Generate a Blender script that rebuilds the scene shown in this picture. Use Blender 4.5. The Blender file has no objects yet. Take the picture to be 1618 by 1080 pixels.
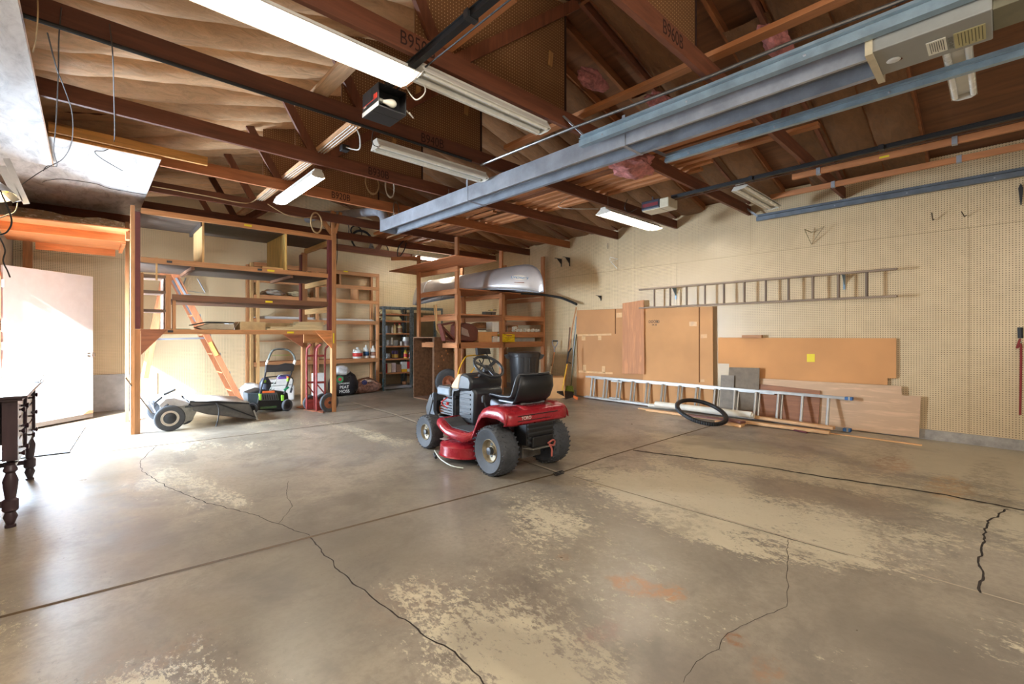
import bpy, math, random
from mathutils import Matrix, Vector, noise
random.seed(7)
SC = bpy.context.scene
COL = SC.collection
R = math.radians
# ---------------------------------------------------------------- camera
FPX, CX, Y0, H = 719.0, 809.0, 529.0, 1.29
YAW = math.atan(669 / 719)
FW = (math.sin(YAW), math.cos(YAW)); RT = (math.cos(YAW), -math.sin(YAW))
cd = bpy.data.cameras.new('camera'); cam = bpy.data.objects.new('camera', cd); COL.objects.link(cam)
cd.sensor_width = 36; cd.lens = 36 * FPX / 1618; cd.shift_y = -(540 - Y0) / 1618
cd.clip_start = 0.05
cam.location = (0, 0, H); cam.rotation_euler = (R(90), 0, -YAW)
SC.camera = cam
# ---------------------------------------------------------------- light
SC.view_settings.view_transform = 'Standard'; SC.view_settings.look = 'None'
SC.view_settings.gamma = 1; SC.view_settings.use_curve_mapping = False
SC.view_settings.exposure = 0.4
w = bpy.data.worlds.new('sky'); SC.world = w; w.use_nodes = True
bg = w.node_tree.nodes['Background']; bg.inputs[0].default_value = (.80, .88, 1, 1); bg.inputs[1].default_value = 1.6
def lamp(name, kind, loc, energy, color, rot=None, **k):
    l = bpy.data.lights.new(name, kind); l.energy = energy; l.color = color
    for a, v in k.items(): setattr(l, a, v)
    o = bpy.data.objects.new(name, l); COL.objects.link(o); o.location = loc
    if rot: o.rotation_euler = rot
    return o
sd = Vector((1.0, 1.10, -.80)).normalized()
lamp('sun', 'SUN', (-6, -6, 8), 30, (1, .97, .93), sd.to_track_quat('-Z', 'Y').to_euler(), angle=.02)
# daylight coming in at the side door, and two added fill lights without fixtures behind the camera
lamp('door_daylight', 'AREA', (-1.15, 7.95, 1.25), 1000, (.66, .82, 1), (0, R(-58), R(-36)), shape='RECTANGLE', size=2.0, size_y=1.25)
lamp('rear_fill', 'AREA', (.7, -.9, 2.9), 125, (1, .93, .83), (R(28), 0, R(-30)), shape='RECTANGLE', size=3.0, size_y=1.2)
lamp('rear_fill', 'AREA', (5.6, -.9, 2.9), 8, (1, .92, .80), (R(20), 0, 0), shape='RECTANGLE', size=2.4, size_y=.8)

# ---------------------------------------------------------------- geometry helpers
def ray(px, py):
    u = (px - CX) / FPX
    return (FW[0] + u * RT[0], FW[1] + u * RT[1], (Y0 - py) / FPX)
def gx(px, py, X):
    a = ray(px, py); t = X / a[0]; return Vector((X, a[1] * t, H + a[2] * t))
def gy(px, py, Y):
    a = ray(px, py); t = Y / a[1]; return Vector((a[0] * t, Y, H + a[2] * t))
def gz(px, py, Z=0.0):
    a = ray(px, py); t = (Z - H) / a[2]; return Vector((a[0] * t, a[1] * t, Z))
class MB:
    def __init__(s): s.v = []; s.f = []
    def add(s, v, f):
        n = len(s.v); s.v += [tuple(p) for p in v]; s.f += [tuple(i + n for i in q) for q in f]; return s
    def box(s, x0, x1, y0, y1, z0, z1, rz=0, tilt=None, at=None):
        v = [Vector((x, y, z)) for z in (z0, z1) for y in (y0, y1) for x in (x0, x1)]
        if tilt or rz:
            c = Vector(at) if at else Vector(((x0 + x1) / 2, (y0 + y1) / 2, z0))
            m = Matrix.Rotation(rz, 3, 'Z')
            if tilt: m = m @ Matrix.Rotation(tilt[1], 3, tilt[0])
            v = [m @ (p - c) + c for p in v]
        return s.add(v, [(0, 2, 3, 1), (4, 5, 7, 6), (0, 1, 5, 4), (2, 6, 7, 3), (0, 4, 6, 2), (1, 3, 7, 5)])
    def beam(s, a, b, w, t, up=(0, 0, 1)):
        """bar from a to b, w across, t along up"""
        a = Vector(a); b = Vector(b); d = (b - a).normalized(); u = Vector(up); sd_ = d.cross(u)
        if sd_.length < 1e-4: sd_ = d.cross(Vector((1, 0, 0)))
        sd_.normalize(); u = sd_.cross(d).normalized()
        v = [p + sd_ * i * w / 2 + u * j * t / 2 for p in (a, b) for j in (-1, 1) for i in (-1, 1)]
        return s.add(v, [(0, 2, 3, 1), (4, 5, 7, 6), (0, 1, 5, 4), (2, 6, 7, 3), (0, 4, 6, 2), (1, 3, 7, 5)])
    def tube(s, pts, r, n=8, closed=False, cap=True):
        pts = [Vector(p) for p in pts]; N = len(pts); rs = r if isinstance(r, (list, tuple)) else [r] * N
        prev = None; base = len(s.v)
        for i, p in enumerate(pts):
            if closed: d = pts[(i + 1) % N] - pts[i - 1]
            else: d = pts[min(i + 1, N - 1)] - pts[max(i - 1, 0)]
            d.normalize()
            if prev is None:
                q = Vector((0, 0, 1)) if abs(d.z) < .9 else Vector((1, 0, 0)); x = d.cross(q).normalized()
            else: x = (prev - d * prev.dot(d)).normalized()
            prev = x; y = d.cross(x)
            for k in range(n):
                a = 2 * math.pi * k / n; s.v.append(tuple(p + (x * math.cos(a) + y * math.sin(a)) * rs[i]))
        for i in range(N if closed else N - 1):
            j = (i + 1) % N
            for k in range(n):
                l = (k + 1) % n; s.f.append((base + i * n + k, base + i * n + l, base + j * n + l, base + j * n + k))
        if cap and not closed:
            s.f.append(tuple(base + k for k in range(n))[::-1]); s.f.append(tuple(base + (N - 1) * n + k for k in range(n)))
        return s
    def cyl(s, a, b, r, n=16, r2=None): return s.tube([a, b], [r, r if r2 is None else r2], n)
    def lathe(s, prof, c, axis=(0, 0, 1), n=24, cap=True):
        """prof: (radius, height along axis)"""
        c = Vector(c); ax = Vector(axis).normalized(); q = Vector((0, 0, 1)) if abs(ax.z) < .9 else Vector((1, 0, 0))
        x = ax.cross(q).normalized(); y = ax.cross(x); base = len(s.v); N = len(prof)
        for r, h in prof:
            for k in range(n):
                a = 2 * math.pi * k / n; s.v.append(tuple(c + ax * h + (x * math.cos(a) + y * math.sin(a)) * max(r, 1e-4)))
        for i in range(N - 1):
            for k in range(n):
                l = (k + 1) % n; s.f.append((base + i * n + k, base + i * n + l, base + (i + 1) * n + l, base + (i + 1) * n + k))
        if cap: s.f.append(tuple(base + k for k in range(n))[::-1]); s.f.append(tuple(base + (N - 1) * n + k for k in range(n)))
        return s
    def prism(s, poly, e):
        """poly: 3-D points, extruded by vector e"""
        P = [Vector(p) for p in poly]; e = Vector(e); n = len(P)
        return s.add(P + [p + e for p in P], [tuple(range(n))[::-1], tuple(range(n, 2 * n))] + [(i, (i + 1) % n, n + (i + 1) % n, n + i) for i in range(n)])
    def grid(s, rows):
        n = len(rows[0]); v = [p for r_ in rows for p in r_]
        return s.add(v, [(i * n + j, i * n + j + 1, (i + 1) * n + j + 1, (i + 1) * n + j) for i in range(len(rows) - 1) for j in range(n - 1)])
FR = {}
def P(name, mb, mat, parent=None, bevel=0, smooth=False, local=False, solid=0, sub=0, label=None, stuff=False):
    me = bpy.data.meshes.new(name); o = bpy.data.objects.new(name, me); COL.objects.link(o)
    if parent is not None:
        M = FR[parent.name]; o.parent = parent
        vs = mb.v if local else [tuple(M.inverted() @ Vector(p)) for p in mb.v]
    else:
        xs = [p[0] for p in mb.v]; ys = [p[1] for p in mb.v]; z = min(p[2] for p in mb.v)
        c = Vector(((min(xs) + max(xs)) / 2, (min(ys) + max(ys)) / 2, z)); M = Matrix.Translation(c)
        vs = [tuple(Vector(p) - c) for p in mb.v]; o.location = c
    FR[o.name] = M
    me.from_pydata(vs, [], mb.f)
    import bmesh
    bm = bmesh.new(); bm.from_mesh(me); bmesh.ops.recalc_face_normals(bm, faces=bm.faces); bm.to_mesh(me); bm.free()
    me.materials.append(mat)
    if smooth:
        for p in me.polygons: p.use_smooth = True
    if solid: m = o.modifiers.new('solid', 'SOLIDIFY'); m.thickness = solid; m.offset = 0
    if bevel: m = o.modifiers.new('bevel', 'BEVEL'); m.width = bevel; m.segments = 2; m.limit_method = 'ANGLE'
    if sub: m = o.modifiers.new('sub', 'SUBSURF'); m.levels = sub; m.render_levels = sub
    if smooth and (bevel or not sub):
        try: me.set_sharp_from_angle(angle=R(38))
        except Exception: pass
    if label: o['label'] = label
    if stuff: o['kind'] = 'stuff'
    return o
def tag(o, label, cat, group=None, kind=None):
    if kind: o['kind'] = kind
    if label: o['label'] = label
    if cat: o['category'] = cat
    if group: o['group'] = group
    return o
def T(name, label, cat, loc, rz=0, group=None, rot=None):
    o = bpy.data.objects.new(name, None); COL.objects.link(o); o.location = loc
    o.rotation_euler = rot if rot else (0, 0, rz); o.empty_display_size = .1
    FR[o.name] = Matrix.Translation(Vector(loc)) @ (o.rotation_euler.to_matrix().to_4x4())
    return tag(o, label, cat, group)
def S(name, mb, mat, parent=None, **k):
    o = P(name, mb, mat, parent, **k)
    if parent is None: o['kind'] = 'structure'
    return o
def text(name, body, mat, parent, loc, rot, size, ext=.0006, align='CENTER', sx=1):
    """lettering on a surface, in world coordinates"""
    c = bpy.data.curves.new(name, 'FONT'); c.body = body; c.size = size; c.extrude = ext; c.align_x = align; c.align_y = 'CENTER'
    q = bpy.data.objects.new('q', c); COL.objects.link(q); bpy.context.view_layer.update()
    me = bpy.data.meshes.new_from_object(q); bpy.data.objects.remove(q); me.materials.clear(); me.materials.append(mat)
    o = bpy.data.objects.new(name, me); COL.objects.link(o)
    m = Matrix.Translation(Vector(loc)) @ (rot if isinstance(rot, Matrix) else __import__('mathutils').Euler(rot).to_matrix().to_4x4()) @ Matrix.Scale(sx, 4, (1, 0, 0))
    o.parent = parent; o.matrix_basis = FR[parent.name].inverted() @ m
    return o
def wob(p, s=3.0, a=.01):
    return Vector(p) + noise.noise_vector(Vector(p) * s) * a
def curve_pts(ctrl, n=6):
    """smooth path through control points"""
    C = [Vector(c) for c in ctrl]; out = []
    for i in range(len(C) - 1):
        p0 = C[max(i - 1, 0)]; p1 = C[i]; p2 = C[i + 1]; p3 = C[min(i + 2, len(C) - 1)]
        for k in range(n):
            t = k / n
            out.append(.5 * ((2 * p1) + (p2 - p0) * t + (2 * p0 - 5 * p1 + 4 * p2 - p3) * t * t + (3 * p1 - p0 - 3 * p2 + p3) * t ** 3))
    return out + [C[-1]]

# ---------------------------------------------------------------- materials
def srgb(c):
    return tuple(((x / 255 / 12.92) if x / 255 <= .04045 else ((x / 255 + .055) / 1.055) ** 2.4) for x in c) + (1,)
class NT:
    def __init__(s, name):
        s.m = bpy.data.materials.new(name); s.m.use_nodes = True; s.t = s.m.node_tree; s.b = s.t.nodes['Principled BSDF']
    def n(s, typ, **k):
        o = s.t.nodes.new(typ)
        for a, v in k.items():
            if a in o.inputs: o.inputs[a].default_value = v
            else: setattr(o, a, v)
        return o
    def l(s, a, b): s.t.links.new(a, b)
    def co(s, scale=(1, 1, 1), rot=(0, 0, 0), loc=(0, 0, 0)):
        c = s.n('ShaderNodeTexCoord'); m = s.n('ShaderNodeMapping'); m.inputs['Scale'].default_value = scale
        m.inputs['Rotation'].default_value = rot; m.inputs['Location'].default_value = loc
        s.l(c.outputs['Object'], m.inputs[0]); return m.outputs[0]
    def noise(s, v, scale=5, detail=4, rough=.6, dist=0):
        o = s.n('ShaderNodeTexNoise'); o.inputs['Scale'].default_value = scale; o.inputs['Detail'].default_value = detail
        o.inputs['Roughness'].default_value = rough; o.inputs['Distortion'].default_value = dist; s.l(v, o.inputs['Vector']); return o.outputs['Fac']
    def ramp(s, fac, stops, interp='LINEAR'):
        o = s.n('ShaderNodeValToRGB'); e = o.color_ramp.elements; o.color_ramp.interpolation = interp
        while len(e) < len(stops): e.new(.5)
        for i, (p, c) in enumerate(stops):
            e[i].position = p; e[i].color = c if len(c) == 4 else tuple(c) + (1,)
        s.l(fac, o.inputs[0]); return o.outputs[0]
    def mix(s, fac, a, b, mode='MIX'):
        o = s.n('ShaderNodeMix', data_type='RGBA', blend_type=mode)
        for i, v in ((0, fac), (6, a), (7, b)):
            if hasattr(v, 'is_output'): s.l(v, o.inputs[i])
            else: o.inputs[i].default_value = v
        return o.outputs[2]
    def math(s, op, a, b=0.0, c=None):
        o = s.n('ShaderNodeMath', operation=op)
        for i, v in enumerate((a, b) if c is None else (a, b, c)):
            if hasattr(v, 'is_output'): s.l(v, o.inputs[i])
            else: o.inputs[i].default_value = v
        return o.outputs[0]
    def bump(s, h, st=.3, d=.01):
        o = s.n('ShaderNodeBump'); o.inputs['Strength'].default_value = st; o.inputs['Distance'].default_value = d
        s.l(h, o.inputs['Height']); s.l(o.outputs[0], s.b.inputs['Normal'])
    def done(s, col=None, rough=.6, metal=0, spec=.5):
        if col is not None:
            if hasattr(col, 'is_output'): s.l(col, s.b.inputs['Base Color'])
            else: s.b.inputs['Base Color'].default_value = col
        if hasattr(rough, 'is_output'): s.l(rough, s.b.inputs['Roughness'])
        else: s.b.inputs['Roughness'].default_value = rough
        s.b.inputs['Metallic'].default_value = metal; s.b.inputs['Specular IOR Level'].default_value = spec
        return s.m
MC = {}
def plain(c, rough=.5, metal=0, var=.12, scale=9, bump=0):
    k = ('p', tuple(c), rough, metal, var, scale, bump)
    if k in MC: return MC[k]
    t = NT('plain_%d_%d_%d' % tuple(c)); a = srgb(c); v = t.co()
    f = t.noise(v, scale, 5, .65)
    col = t.ramp(f, [(.3, tuple(x * (1 - var * 1.6) for x in a[:3])), (.7, tuple(min(1, x * (1 + var)) for x in a[:3]))])
    if bump: t.bump(t.noise(v, scale * 6, 4), bump, .004)
    rr = t.math('MULTIPLY_ADD', f, .25, rough - .12)
    MC[k] = t.done(col, rr, metal); return MC[k]
def wood(c, ax='X', dark=.55, rough=.62, knots=True, scale=1.0, spread=.18):
    k = ('w', tuple(c), ax, dark, rough, scale)
    if k in MC: return MC[k]
    t = NT('wood_%d_%d_%d_%s' % (c[0], c[1], c[2], ax)); a = srgb(c)[:3]
    sc = {'X': (1.2, 14, 14), 'Y': (14, 1.2, 14), 'Z': (14, 14, 1.2)}[ax]
    oi = t.n('ShaderNodeObjectInfo'); off = t.math('MULTIPLY', oi.outputs['Random'], 37.0)
    v0 = t.co(tuple(x * scale for x in sc)); ad = t.n('ShaderNodeVectorMath', operation='ADD'); t.l(v0, ad.inputs[0]); t.l(off, ad.inputs[1])
    v = ad.outputs[0]
    f = t.noise(v, 1.6, 6, .62, .8); g = t.noise(v, .35, 2, .5)
    col = t.ramp(f, [(.28, tuple(x * dark for x in a)), (.5, tuple(x * .88 for x in a)), (.72, tuple(min(1, x * 1.18) for x in a))])
    col = t.mix(t.ramp(g, [(.35, (0, 0, 0)), (.7, (1, 1, 1))]), col, t.mix(.7, col, (a[0] * .55, a[1] * .5, a[2] * .5, 1), 'MULTIPLY')) if False else col
    if knots:
        vo = t.n('ShaderNodeTexVoronoi'); vo.inputs['Scale'].default_value = .45; t.l(v, vo.inputs['Vector'])
        kf = t.ramp(vo.outputs['Distance'], [(.03, (1, 1, 1)), (.11, (0, 0, 0))])
        col = t.mix(kf, col, (a[0] * .25, a[1] * .2, a[2] * .2, 1))
    hs = t.n('ShaderNodeHueSaturation'); t.l(col, hs.inputs['Color']); t.l(t.math('MULTIPLY_ADD', oi.outputs['Random'], spread * 2, 1 - spread), hs.inputs['Value'])
    t.bump(f, .15, .003)
    MC[k] = t.done(hs.outputs[0], rough); return MC[k]
def emit(c, s):
    t = NT('glow'); t.b.inputs['Emission Color'].default_value = c; t.b.inputs['Emission Strength'].default_value = s
    return t.done(c, .4)
def pegboard(c, hole, axis, seams=None, rough=.5, pitch=.0254, hr=.0038, thr=None, blotch=.10, name='pegboard'):
    """painted pegboard: hole grid on plane normal to axis ('X' or 'Y')"""
    t = NT(name); geo = t.n('ShaderNodeNewGeometry'); sep = t.n('ShaderNodeSeparateXYZ'); t.l(geo.outputs['Position'], sep.inputs[0])
    U = sep.outputs['Y' if axis == 'X' else 'X']; W = sep.outputs['Z']
    def cell(x): return t.math('SUBTRACT', t.math('FRACT', t.math('DIVIDE', x, pitch)), .5)
    a = cell(U); b = cell(W); d = t.math('SQRT', t.math('ADD', t.math('MULTIPLY', a, a), t.math('MULTIPLY', b, b)))
    hf = t.ramp(d, [(hr / pitch * .82, (1, 1, 1)), (hr / pitch * 1.2, (0, 0, 0))])
    s = srgb(c)[:3]; f = t.noise(geo.outputs['Position'], .9, 4, .6); f2 = t.noise(geo.outputs['Position'], 7, 4, .7)
    col = t.ramp(f, [(.3, tuple(x * (1 - blotch) for x in s)), (.7, tuple(min(1, x * (1 + blotch * .6)) for x in s))])
    col = t.mix(.25, col, t.ramp(f2, [(.3, (.72, .68, .6)), (.6, (1, 1, 1))]), 'MULTIPLY')
    col = t.mix(hf, col, srgb(hole))
    t.l(col, t.b.inputs['Base Color'])
    inv = t.math('SUBTRACT', 1.0, hf); t.bump(inv, .6, .003)
    return t, t.done(None, rough)
# ---------------------------------------------------------------- setting
WX, BY, LX, FY = 7.62, 10.35, -.85, -2.6          # right, back, left, front wall planes
XR, ZE, SL = 3.385, 3.33, .25                     # ridge, eave underside, roof slope
def zroof(x): return ZE + SL * (x - LX if x < XR else WX - x)
def floor_mat():
    t = NT('concrete_floor'); v = t.co()
    base = t.noise(v, .55, 5, .6, .3); mid = t.noise(v, 2.2, 6, .7, .4); fine = t.noise(v, 26, 5, .75)
    c = t.ramp(base, [(.34, srgb((112, 103, 91))), (.50, srgb((140, 129, 113))), (.70, srgb((166, 154, 136)))])
    c = t.mix(t.math('MULTIPLY', t.ramp(fine, [(.42, (1, 1, 1)), (.56, (0, 0, 0))]), .30), c, srgb((100, 90, 78)))
    # darker traffic film
    c = t.mix(t.math('MULTIPLY', t.ramp(mid, [(.50, (0, 0, 0)), (.62, (1, 1, 1))]), .5), c, srgb((98, 90, 80)))
    # pale coating that has flaked, stretched roughly along the drive direction
    v2 = t.co((.9, .42, 1), (0, 0, .35)); big = t.noise(v2, .95, 3, .5, .5)
    v3 = t.co((1.0, .55, 1), (0, 0, .35)); fl = t.noise(v3, 30, 8, .85, .12)
    g = t.n('ShaderNodeNewGeometry'); sep = t.n('ShaderNodeSeparateXYZ'); t.l(g.outputs['Position'], sep.inputs[0])
    near = t.n('ShaderNodeMapRange'); t.l(sep.outputs['Y'], near.inputs[0]); near.inputs[1].default_value = 2.0; near.inputs[2].default_value = 3.4
    near.inputs[3].default_value = .0; near.inputs[4].default_value = -.10
    flk = t.math('ADD', t.math('ADD', t.math('MULTIPLY', big, .75), t.math('MULTIPLY', fl, .5)), near.outputs[0])
    m1 = t.ramp(flk, [(.632, (0, 0, 0)), (.640, (1, 1, 1))])
    c = t.mix(t.math('MULTIPLY', m1, .75), c, srgb((194, 181, 152)))
    dk = t.ramp(t.noise(t.co((.8, .5, 1), (0, 0, .3), (4, 9, 0)), 1.1, 4, .6, .4), [(.53, (0, 0, 0)), (.64, (1, 1, 1))])
    c = t.mix(t.math('MULTIPLY', dk, .50), c, srgb((92, 82, 72)))
    SPK = t.ramp(t.noise(v, 14, 7, .8, .5), [(.44, (.05, .05, .05)), (.56, (1, 1, 1))])
    def spot(x, y, rx, ry, col, amt, wob_=.5):
        s_ = t.n('ShaderNodeVectorMath', operation='SUBTRACT'); t.l(g.outputs['Position'], s_.inputs[0]); s_.inputs[1].default_value = (x, y, 0)
        m_ = t.n('ShaderNodeVectorMath', operation='MULTIPLY'); t.l(s_.outputs[0], m_.inputs[0]); m_.inputs[1].default_value = (1 / rx, 1 / ry, 0)
        ln = t.n('ShaderNodeVectorMath', operation='LENGTH'); t.l(m_.outputs[0], ln.inputs[0])
        f = t.math('ADD', ln.outputs['Value'], t.math('MULTIPLY', t.noise(v, 9, 5, .7), wob_ * 2))
        mr = t.n('ShaderNodeMapRange'); mr.inputs[1].default_value = .78 + wob_; mr.inputs[2].default_value = 1.08 + wob_; mr.inputs[3].default_value = 1; mr.inputs[4].default_value = 0; t.l(f, mr.inputs[0])
        return t.math('MULTIPLY', t.math('MULTIPLY', mr.outputs[0], SPK), amt)
    for a in SPOTS: c = t.mix(spot(*a[:4], a[4], a[5], a[6]), c, srgb(a[4]))
    ro = t.math('ADD', t.math('MULTIPLY', mid, .35), .17); ro = t.math('ADD', ro, t.math('MULTIPLY', m1, .12))
    fk = t.ramp(t.noise(t.co((1, .45, 1), (0, 0, .3)), 42, 5, .7, .4), [(.60, (0, 0, 0)), (.64, (1, 1, 1))]); fm = t.ramp(t.noise(v, 1.7, 4, .6), [(.48, (0, 0, 0)), (.58, (1, 1, 1))])
    c = t.mix(t.math('MULTIPLY', t.math('MULTIPLY', fk, fm), .5), c, srgb((86, 78, 70)))
    t.bump(t.math('ADD', t.math('MULTIPLY', fine, .5), t.math('MULTIPLY', m1, .35)), .25, .004)
    return t.done(c, ro, spec=.85)
def sp(px, py, rx, ry, col, amt, w_=.5):
    p = gz(px, py); return (p.x, p.y, rx, ry, col, amt, w_)
SPOTS = [sp(1000, 925, .10, .13, (148, 96, 50), .75, .8), sp(1060, 935, .09, .08, (156, 100, 50), .75, .8), sp(890, 880, .05, .05, (150, 100, 60), .4),
         sp(1165, 1010, .05, .05, (126, 80, 44), .75, .7), sp(1210, 1055, .10, .06, (140, 96, 60), .45), sp(950, 1000, .14, .07, (120, 80, 74), .4, .9),
         sp(1410, 733, .42, .16, (150, 96, 52), .6, .2), sp(1500, 770, .45, .17, (170, 124, 66), .65, .1), sp(1560, 770, 1.3, .16, (110, 92, 70), .5, .5),
         sp(1380, 722, 1.7, .2, (118, 100, 78), .45, .5), sp(900, 660, .35, .22, (112, 92, 66), .65, .6), sp(560, 715, .7, .5, (128, 122, 116), .6, .6),
         sp(420, 735, .5, .3, (140, 134, 126), .5, .6), sp(1420, 790, 1.1, .22, (110, 98, 84), .5, .5), sp(1240, 745, .5, .2, (120, 106, 90), .4, .6),
         sp(180, 1060, .35, .12, (136, 110, 86), .45, .7), sp(640, 945, .25, .2, (130, 108, 90), .3, .6), sp(850, 700, .55, .35, (112, 98, 80), .5, .6),
         sp(700, 790, .4, .25, (118, 108, 98), .4, .6), sp(1010, 840, .7, .35, (122, 110, 94), .6, .6), sp(260, 980, .4, .25, (128, 116, 104), .5, .6)]
M_floor = floor_mat()
floor = S('floor', MB().box(-1.3, 8.2, -3, 10.7, -.12, 0), M_floor)
M_joint = plain((86, 66, 40), .8); M_crack = plain((44, 34, 26), .9); M_jstrip = plain((176, 160, 138), .7)
def strip(name, pts, wd, mat, z=.0012, jag=0.0, seg=.03, closed=None):
    """a thin line lying on the slab, following pts"""
    q = []
    for a, b in zip(pts, pts[1:]):
        a = Vector(a); b = Vector(b); n = max(1, int((b - a).length / seg)) if jag else 1
        q += [a.lerp(b, i / n) for i in range(n)]
    q.append(Vector(pts[-1])); N = len(q); rows = []
    for i, p in enumerate(q):
        d = (q[min(i + 1, N - 1)] - q[max(i - 1, 0)]); s_ = Vector((d.y, -d.x, 0)).normalized()
        off = noise.noise(p * 9) * jag + noise.noise(p * 31) * jag * .5 if 0 < i < N - 1 else 0
        w_ = wd * (1 + (.6 * noise.noise(p * 23 + Vector((5, 5, 5))) if jag else 0))
        rows.append([p + s_ * (off - w_ / 2) + Vector((0, 0, z)), p + s_ * (off + w_ / 2) + Vector((0, 0, z))])
    return S(name, MB().grid(rows), mat, floor)
G = gz
strip('expansion_joint', [(-1.2, 3.17, 0), G(0, 975), G(490, 848), G(880, 748)], .026, M_joint)
strip('expansion_joint', [G(882, 748), G(962, 720.5), G(1136, 669), G(1158, 662)], .022, M_joint)
strip('expansion_joint', [G(143, 716), G(420, 683), G(680, 650)], .026, M_joint)
strip('expansion_joint', [G(0, 728), G(143, 711)], .014, M_crack, jag=.004)
strip('expansion_joint', [G(555, 635), G(620, 653), G(722, 690), G(880, 745)], .028, M_jstrip)
strip('expansion_joint', [G(555, 636.2), G(620, 654.4), G(722, 691.6), G(880, 746.8)], .008, M_crack, z=.002)
strip('expansion_joint', [G(880, 744), G(905, 751), G(927, 760), G(1080, 801.6), G(1340, 875), G(1618, 955)], .011, M_jstrip)
strip('expansion_joint', [G(905, 752), G(1080, 803.5), G(1340, 877)], .005, M_crack, z=.002)
strip('crack', [G(1000, 711), G(1060, 719), G(1200, 736), G(1300, 753), G(1420, 770), G(1500, 783), G(1618, 806)], .028, M_crack, jag=.016, z=.0025)
strip('crack', [G(1593, 804), G(1560, 823), G(1556, 845), G(1548, 880), G(1551, 905), G(1546, 925), G(1549, 936)], .011, M_crack, jag=.02)
strip('crack', [G(490, 849), G(520, 883), G(545, 910), G(590, 945), G(640, 978), G(665, 1000), G(700, 1020), G(740, 1050), G(765, 1080), (1.2, 1.1, 0)], .007, M_crack, jag=.014)
strip('crack', [G(247, 704), G(222, 728), G(224, 744), G(262, 768), G(330, 795), G(400, 812), G(440, 828), G(490, 846)], .005, M_crack, jag=.014)
strip('crack', [G(440, 827), G(462, 800), G(452, 780), G(456, 760)], .003, M_crack, jag=.012)
strip('crack', [G(1245, 852), G(1244, 900), G(1246, 940), G(1243, 958), G(1205, 972), G(1150, 1000), G(1135, 1025), G(1100, 1045), G(1080, 1078)], .0025, M_crack, jag=.012)
strip('crack', [G(885, 745), G(925, 742), G(990, 735)], .004, M_crack, jag=.01)

_, M_pegR = pegboard((214, 188, 148), (88, 66, 40), 'X', rough=.36, hr=.0046)
_, M_pegB = pegboard((236, 216, 176), (112, 88, 54), 'Y', rough=.34, hr=.0046)
M_seam = plain((150, 126, 90), .8); M_curb = plain((168, 160, 150), .8, var=.2, bump=.3)
M_stud = wood((186, 124, 72), 'Z'); M_out = plain((176, 168, 156), .7)
wr = S('wall_right', MB().prism([(WX, FY, .12), (WX, BY, .12), (WX, BY, 3.47), (WX, FY, 3.47)], (.1, 0, 0)), M_pegR)
for y in (6.372, 3.913, 1.458, .256): S('seam', MB().box(WX - .0015, WX, y - .002, y + .002, .12, 2.56), M_seam, wr)
for y in (7.59, 5.133, 2.68, .268, ): S('seam', MB().box(WX - .0015, WX, y - .002, y + .002, 2.56, 3.2), M_seam, wr)
S('seam', MB().box(WX - .0015, WX, FY, BY, 2.558, 2.562), M_seam, wr)
S('baseboard_right', MB().box(WX - .02, WX + .1, FY, BY, 0, .12), M_curb)
wb = S('wall_back', MB().prism([(LX, BY, 0), (WX, BY, 0), (WX, BY, 3.48), (XR, BY, 4.53), (LX, BY, 3.48)], (0, .1, 0)), M_pegB)
for x in (.42, 1.64, 2.86, 4.08, 5.30, 6.52): S('seam', MB().box(x - .002, x + .002, BY - .0015, BY, 0, 2.6), M_seam, wb)
S('seam', MB().box(LX, WX, BY - .0015, BY, 2.598, 2.602), M_seam, wb)
S('nailer_strip', MB().box(.55, WX, BY - .02, BY - .001, 3.215, 3.255), wood((206, 156, 92), 'X'), wb)
S('stem_wall', MB().box(LX, .9, BY - .03, BY - .001, 0, .62), plain((186, 188, 190), .8, bump=.3), wb)
M_wl = plain((205, 196, 182), .8)
wl = MB().box(LX - .1, LX, FY, 7.42, 0, 3.46).box(LX - .1, LX, 8.70, BY, 0, 3.46).box(LX - .1, LX, 7.42, 8.70, 2.16, 3.46)
S('wall_left', wl, M_wl)
S('wall_front', MB().prism([(LX, FY, 0), (WX, FY, 0), (WX, FY, 3.48), (XR, FY, 4.53), (LX, FY, 3.48)], (0, -.1, 0)), M_wl)
S('trim_1', MB().box(LX - .12, LX + .02, 7.38, 7.42, 0, 2.2).box(LX - .12, LX + .02, 8.70, 8.74, 0, 2.2).box(LX - .12, LX + .02, 7.38, 8.74, 2.16, 2.2), M_stud)
# roof deck and rafters
M_deck = wood((116, 74, 44), 'Y', scale=.5, knots=True); M_raft = wood((150, 92, 52), 'X')
for nm, a, b in (('ceiling', LX - .1, XR), ('ceiling', XR, WX + .1)):
    za, zb = (zroof(LX) - SL * .1 + .16, zroof(XR) + .16) if a < XR - 1 else (zroof(XR) + .16, zroof(WX) - SL * .1 + .16)
    dk = S(nm, MB().prism([(a, FY - .1, za), (b, FY - .1, zb), (b, FY - .1, zb + .04), (a, FY - .1, za + .04)], (0, BY - FY + .2, 0)), M_deck)
    y = .62
    while y < BY:
        p, q = (Vector((LX, y, zroof(LX) + .11)), Vector((XR - .02, y, zroof(XR) + .105))) if a < XR - 1 else (Vector((XR + .02, y, zroof(XR) + .105)), Vector((WX, y, zroof(WX) + .11)))
        S('rafter', MB().beam(p, q, .038, .09), M_raft, dk); y += .40
S('trim_2', MB().box(XR - .02, XR + .02, FY, BY, zroof(XR) + .0, zroof(XR) + .16), M_raft)
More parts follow.
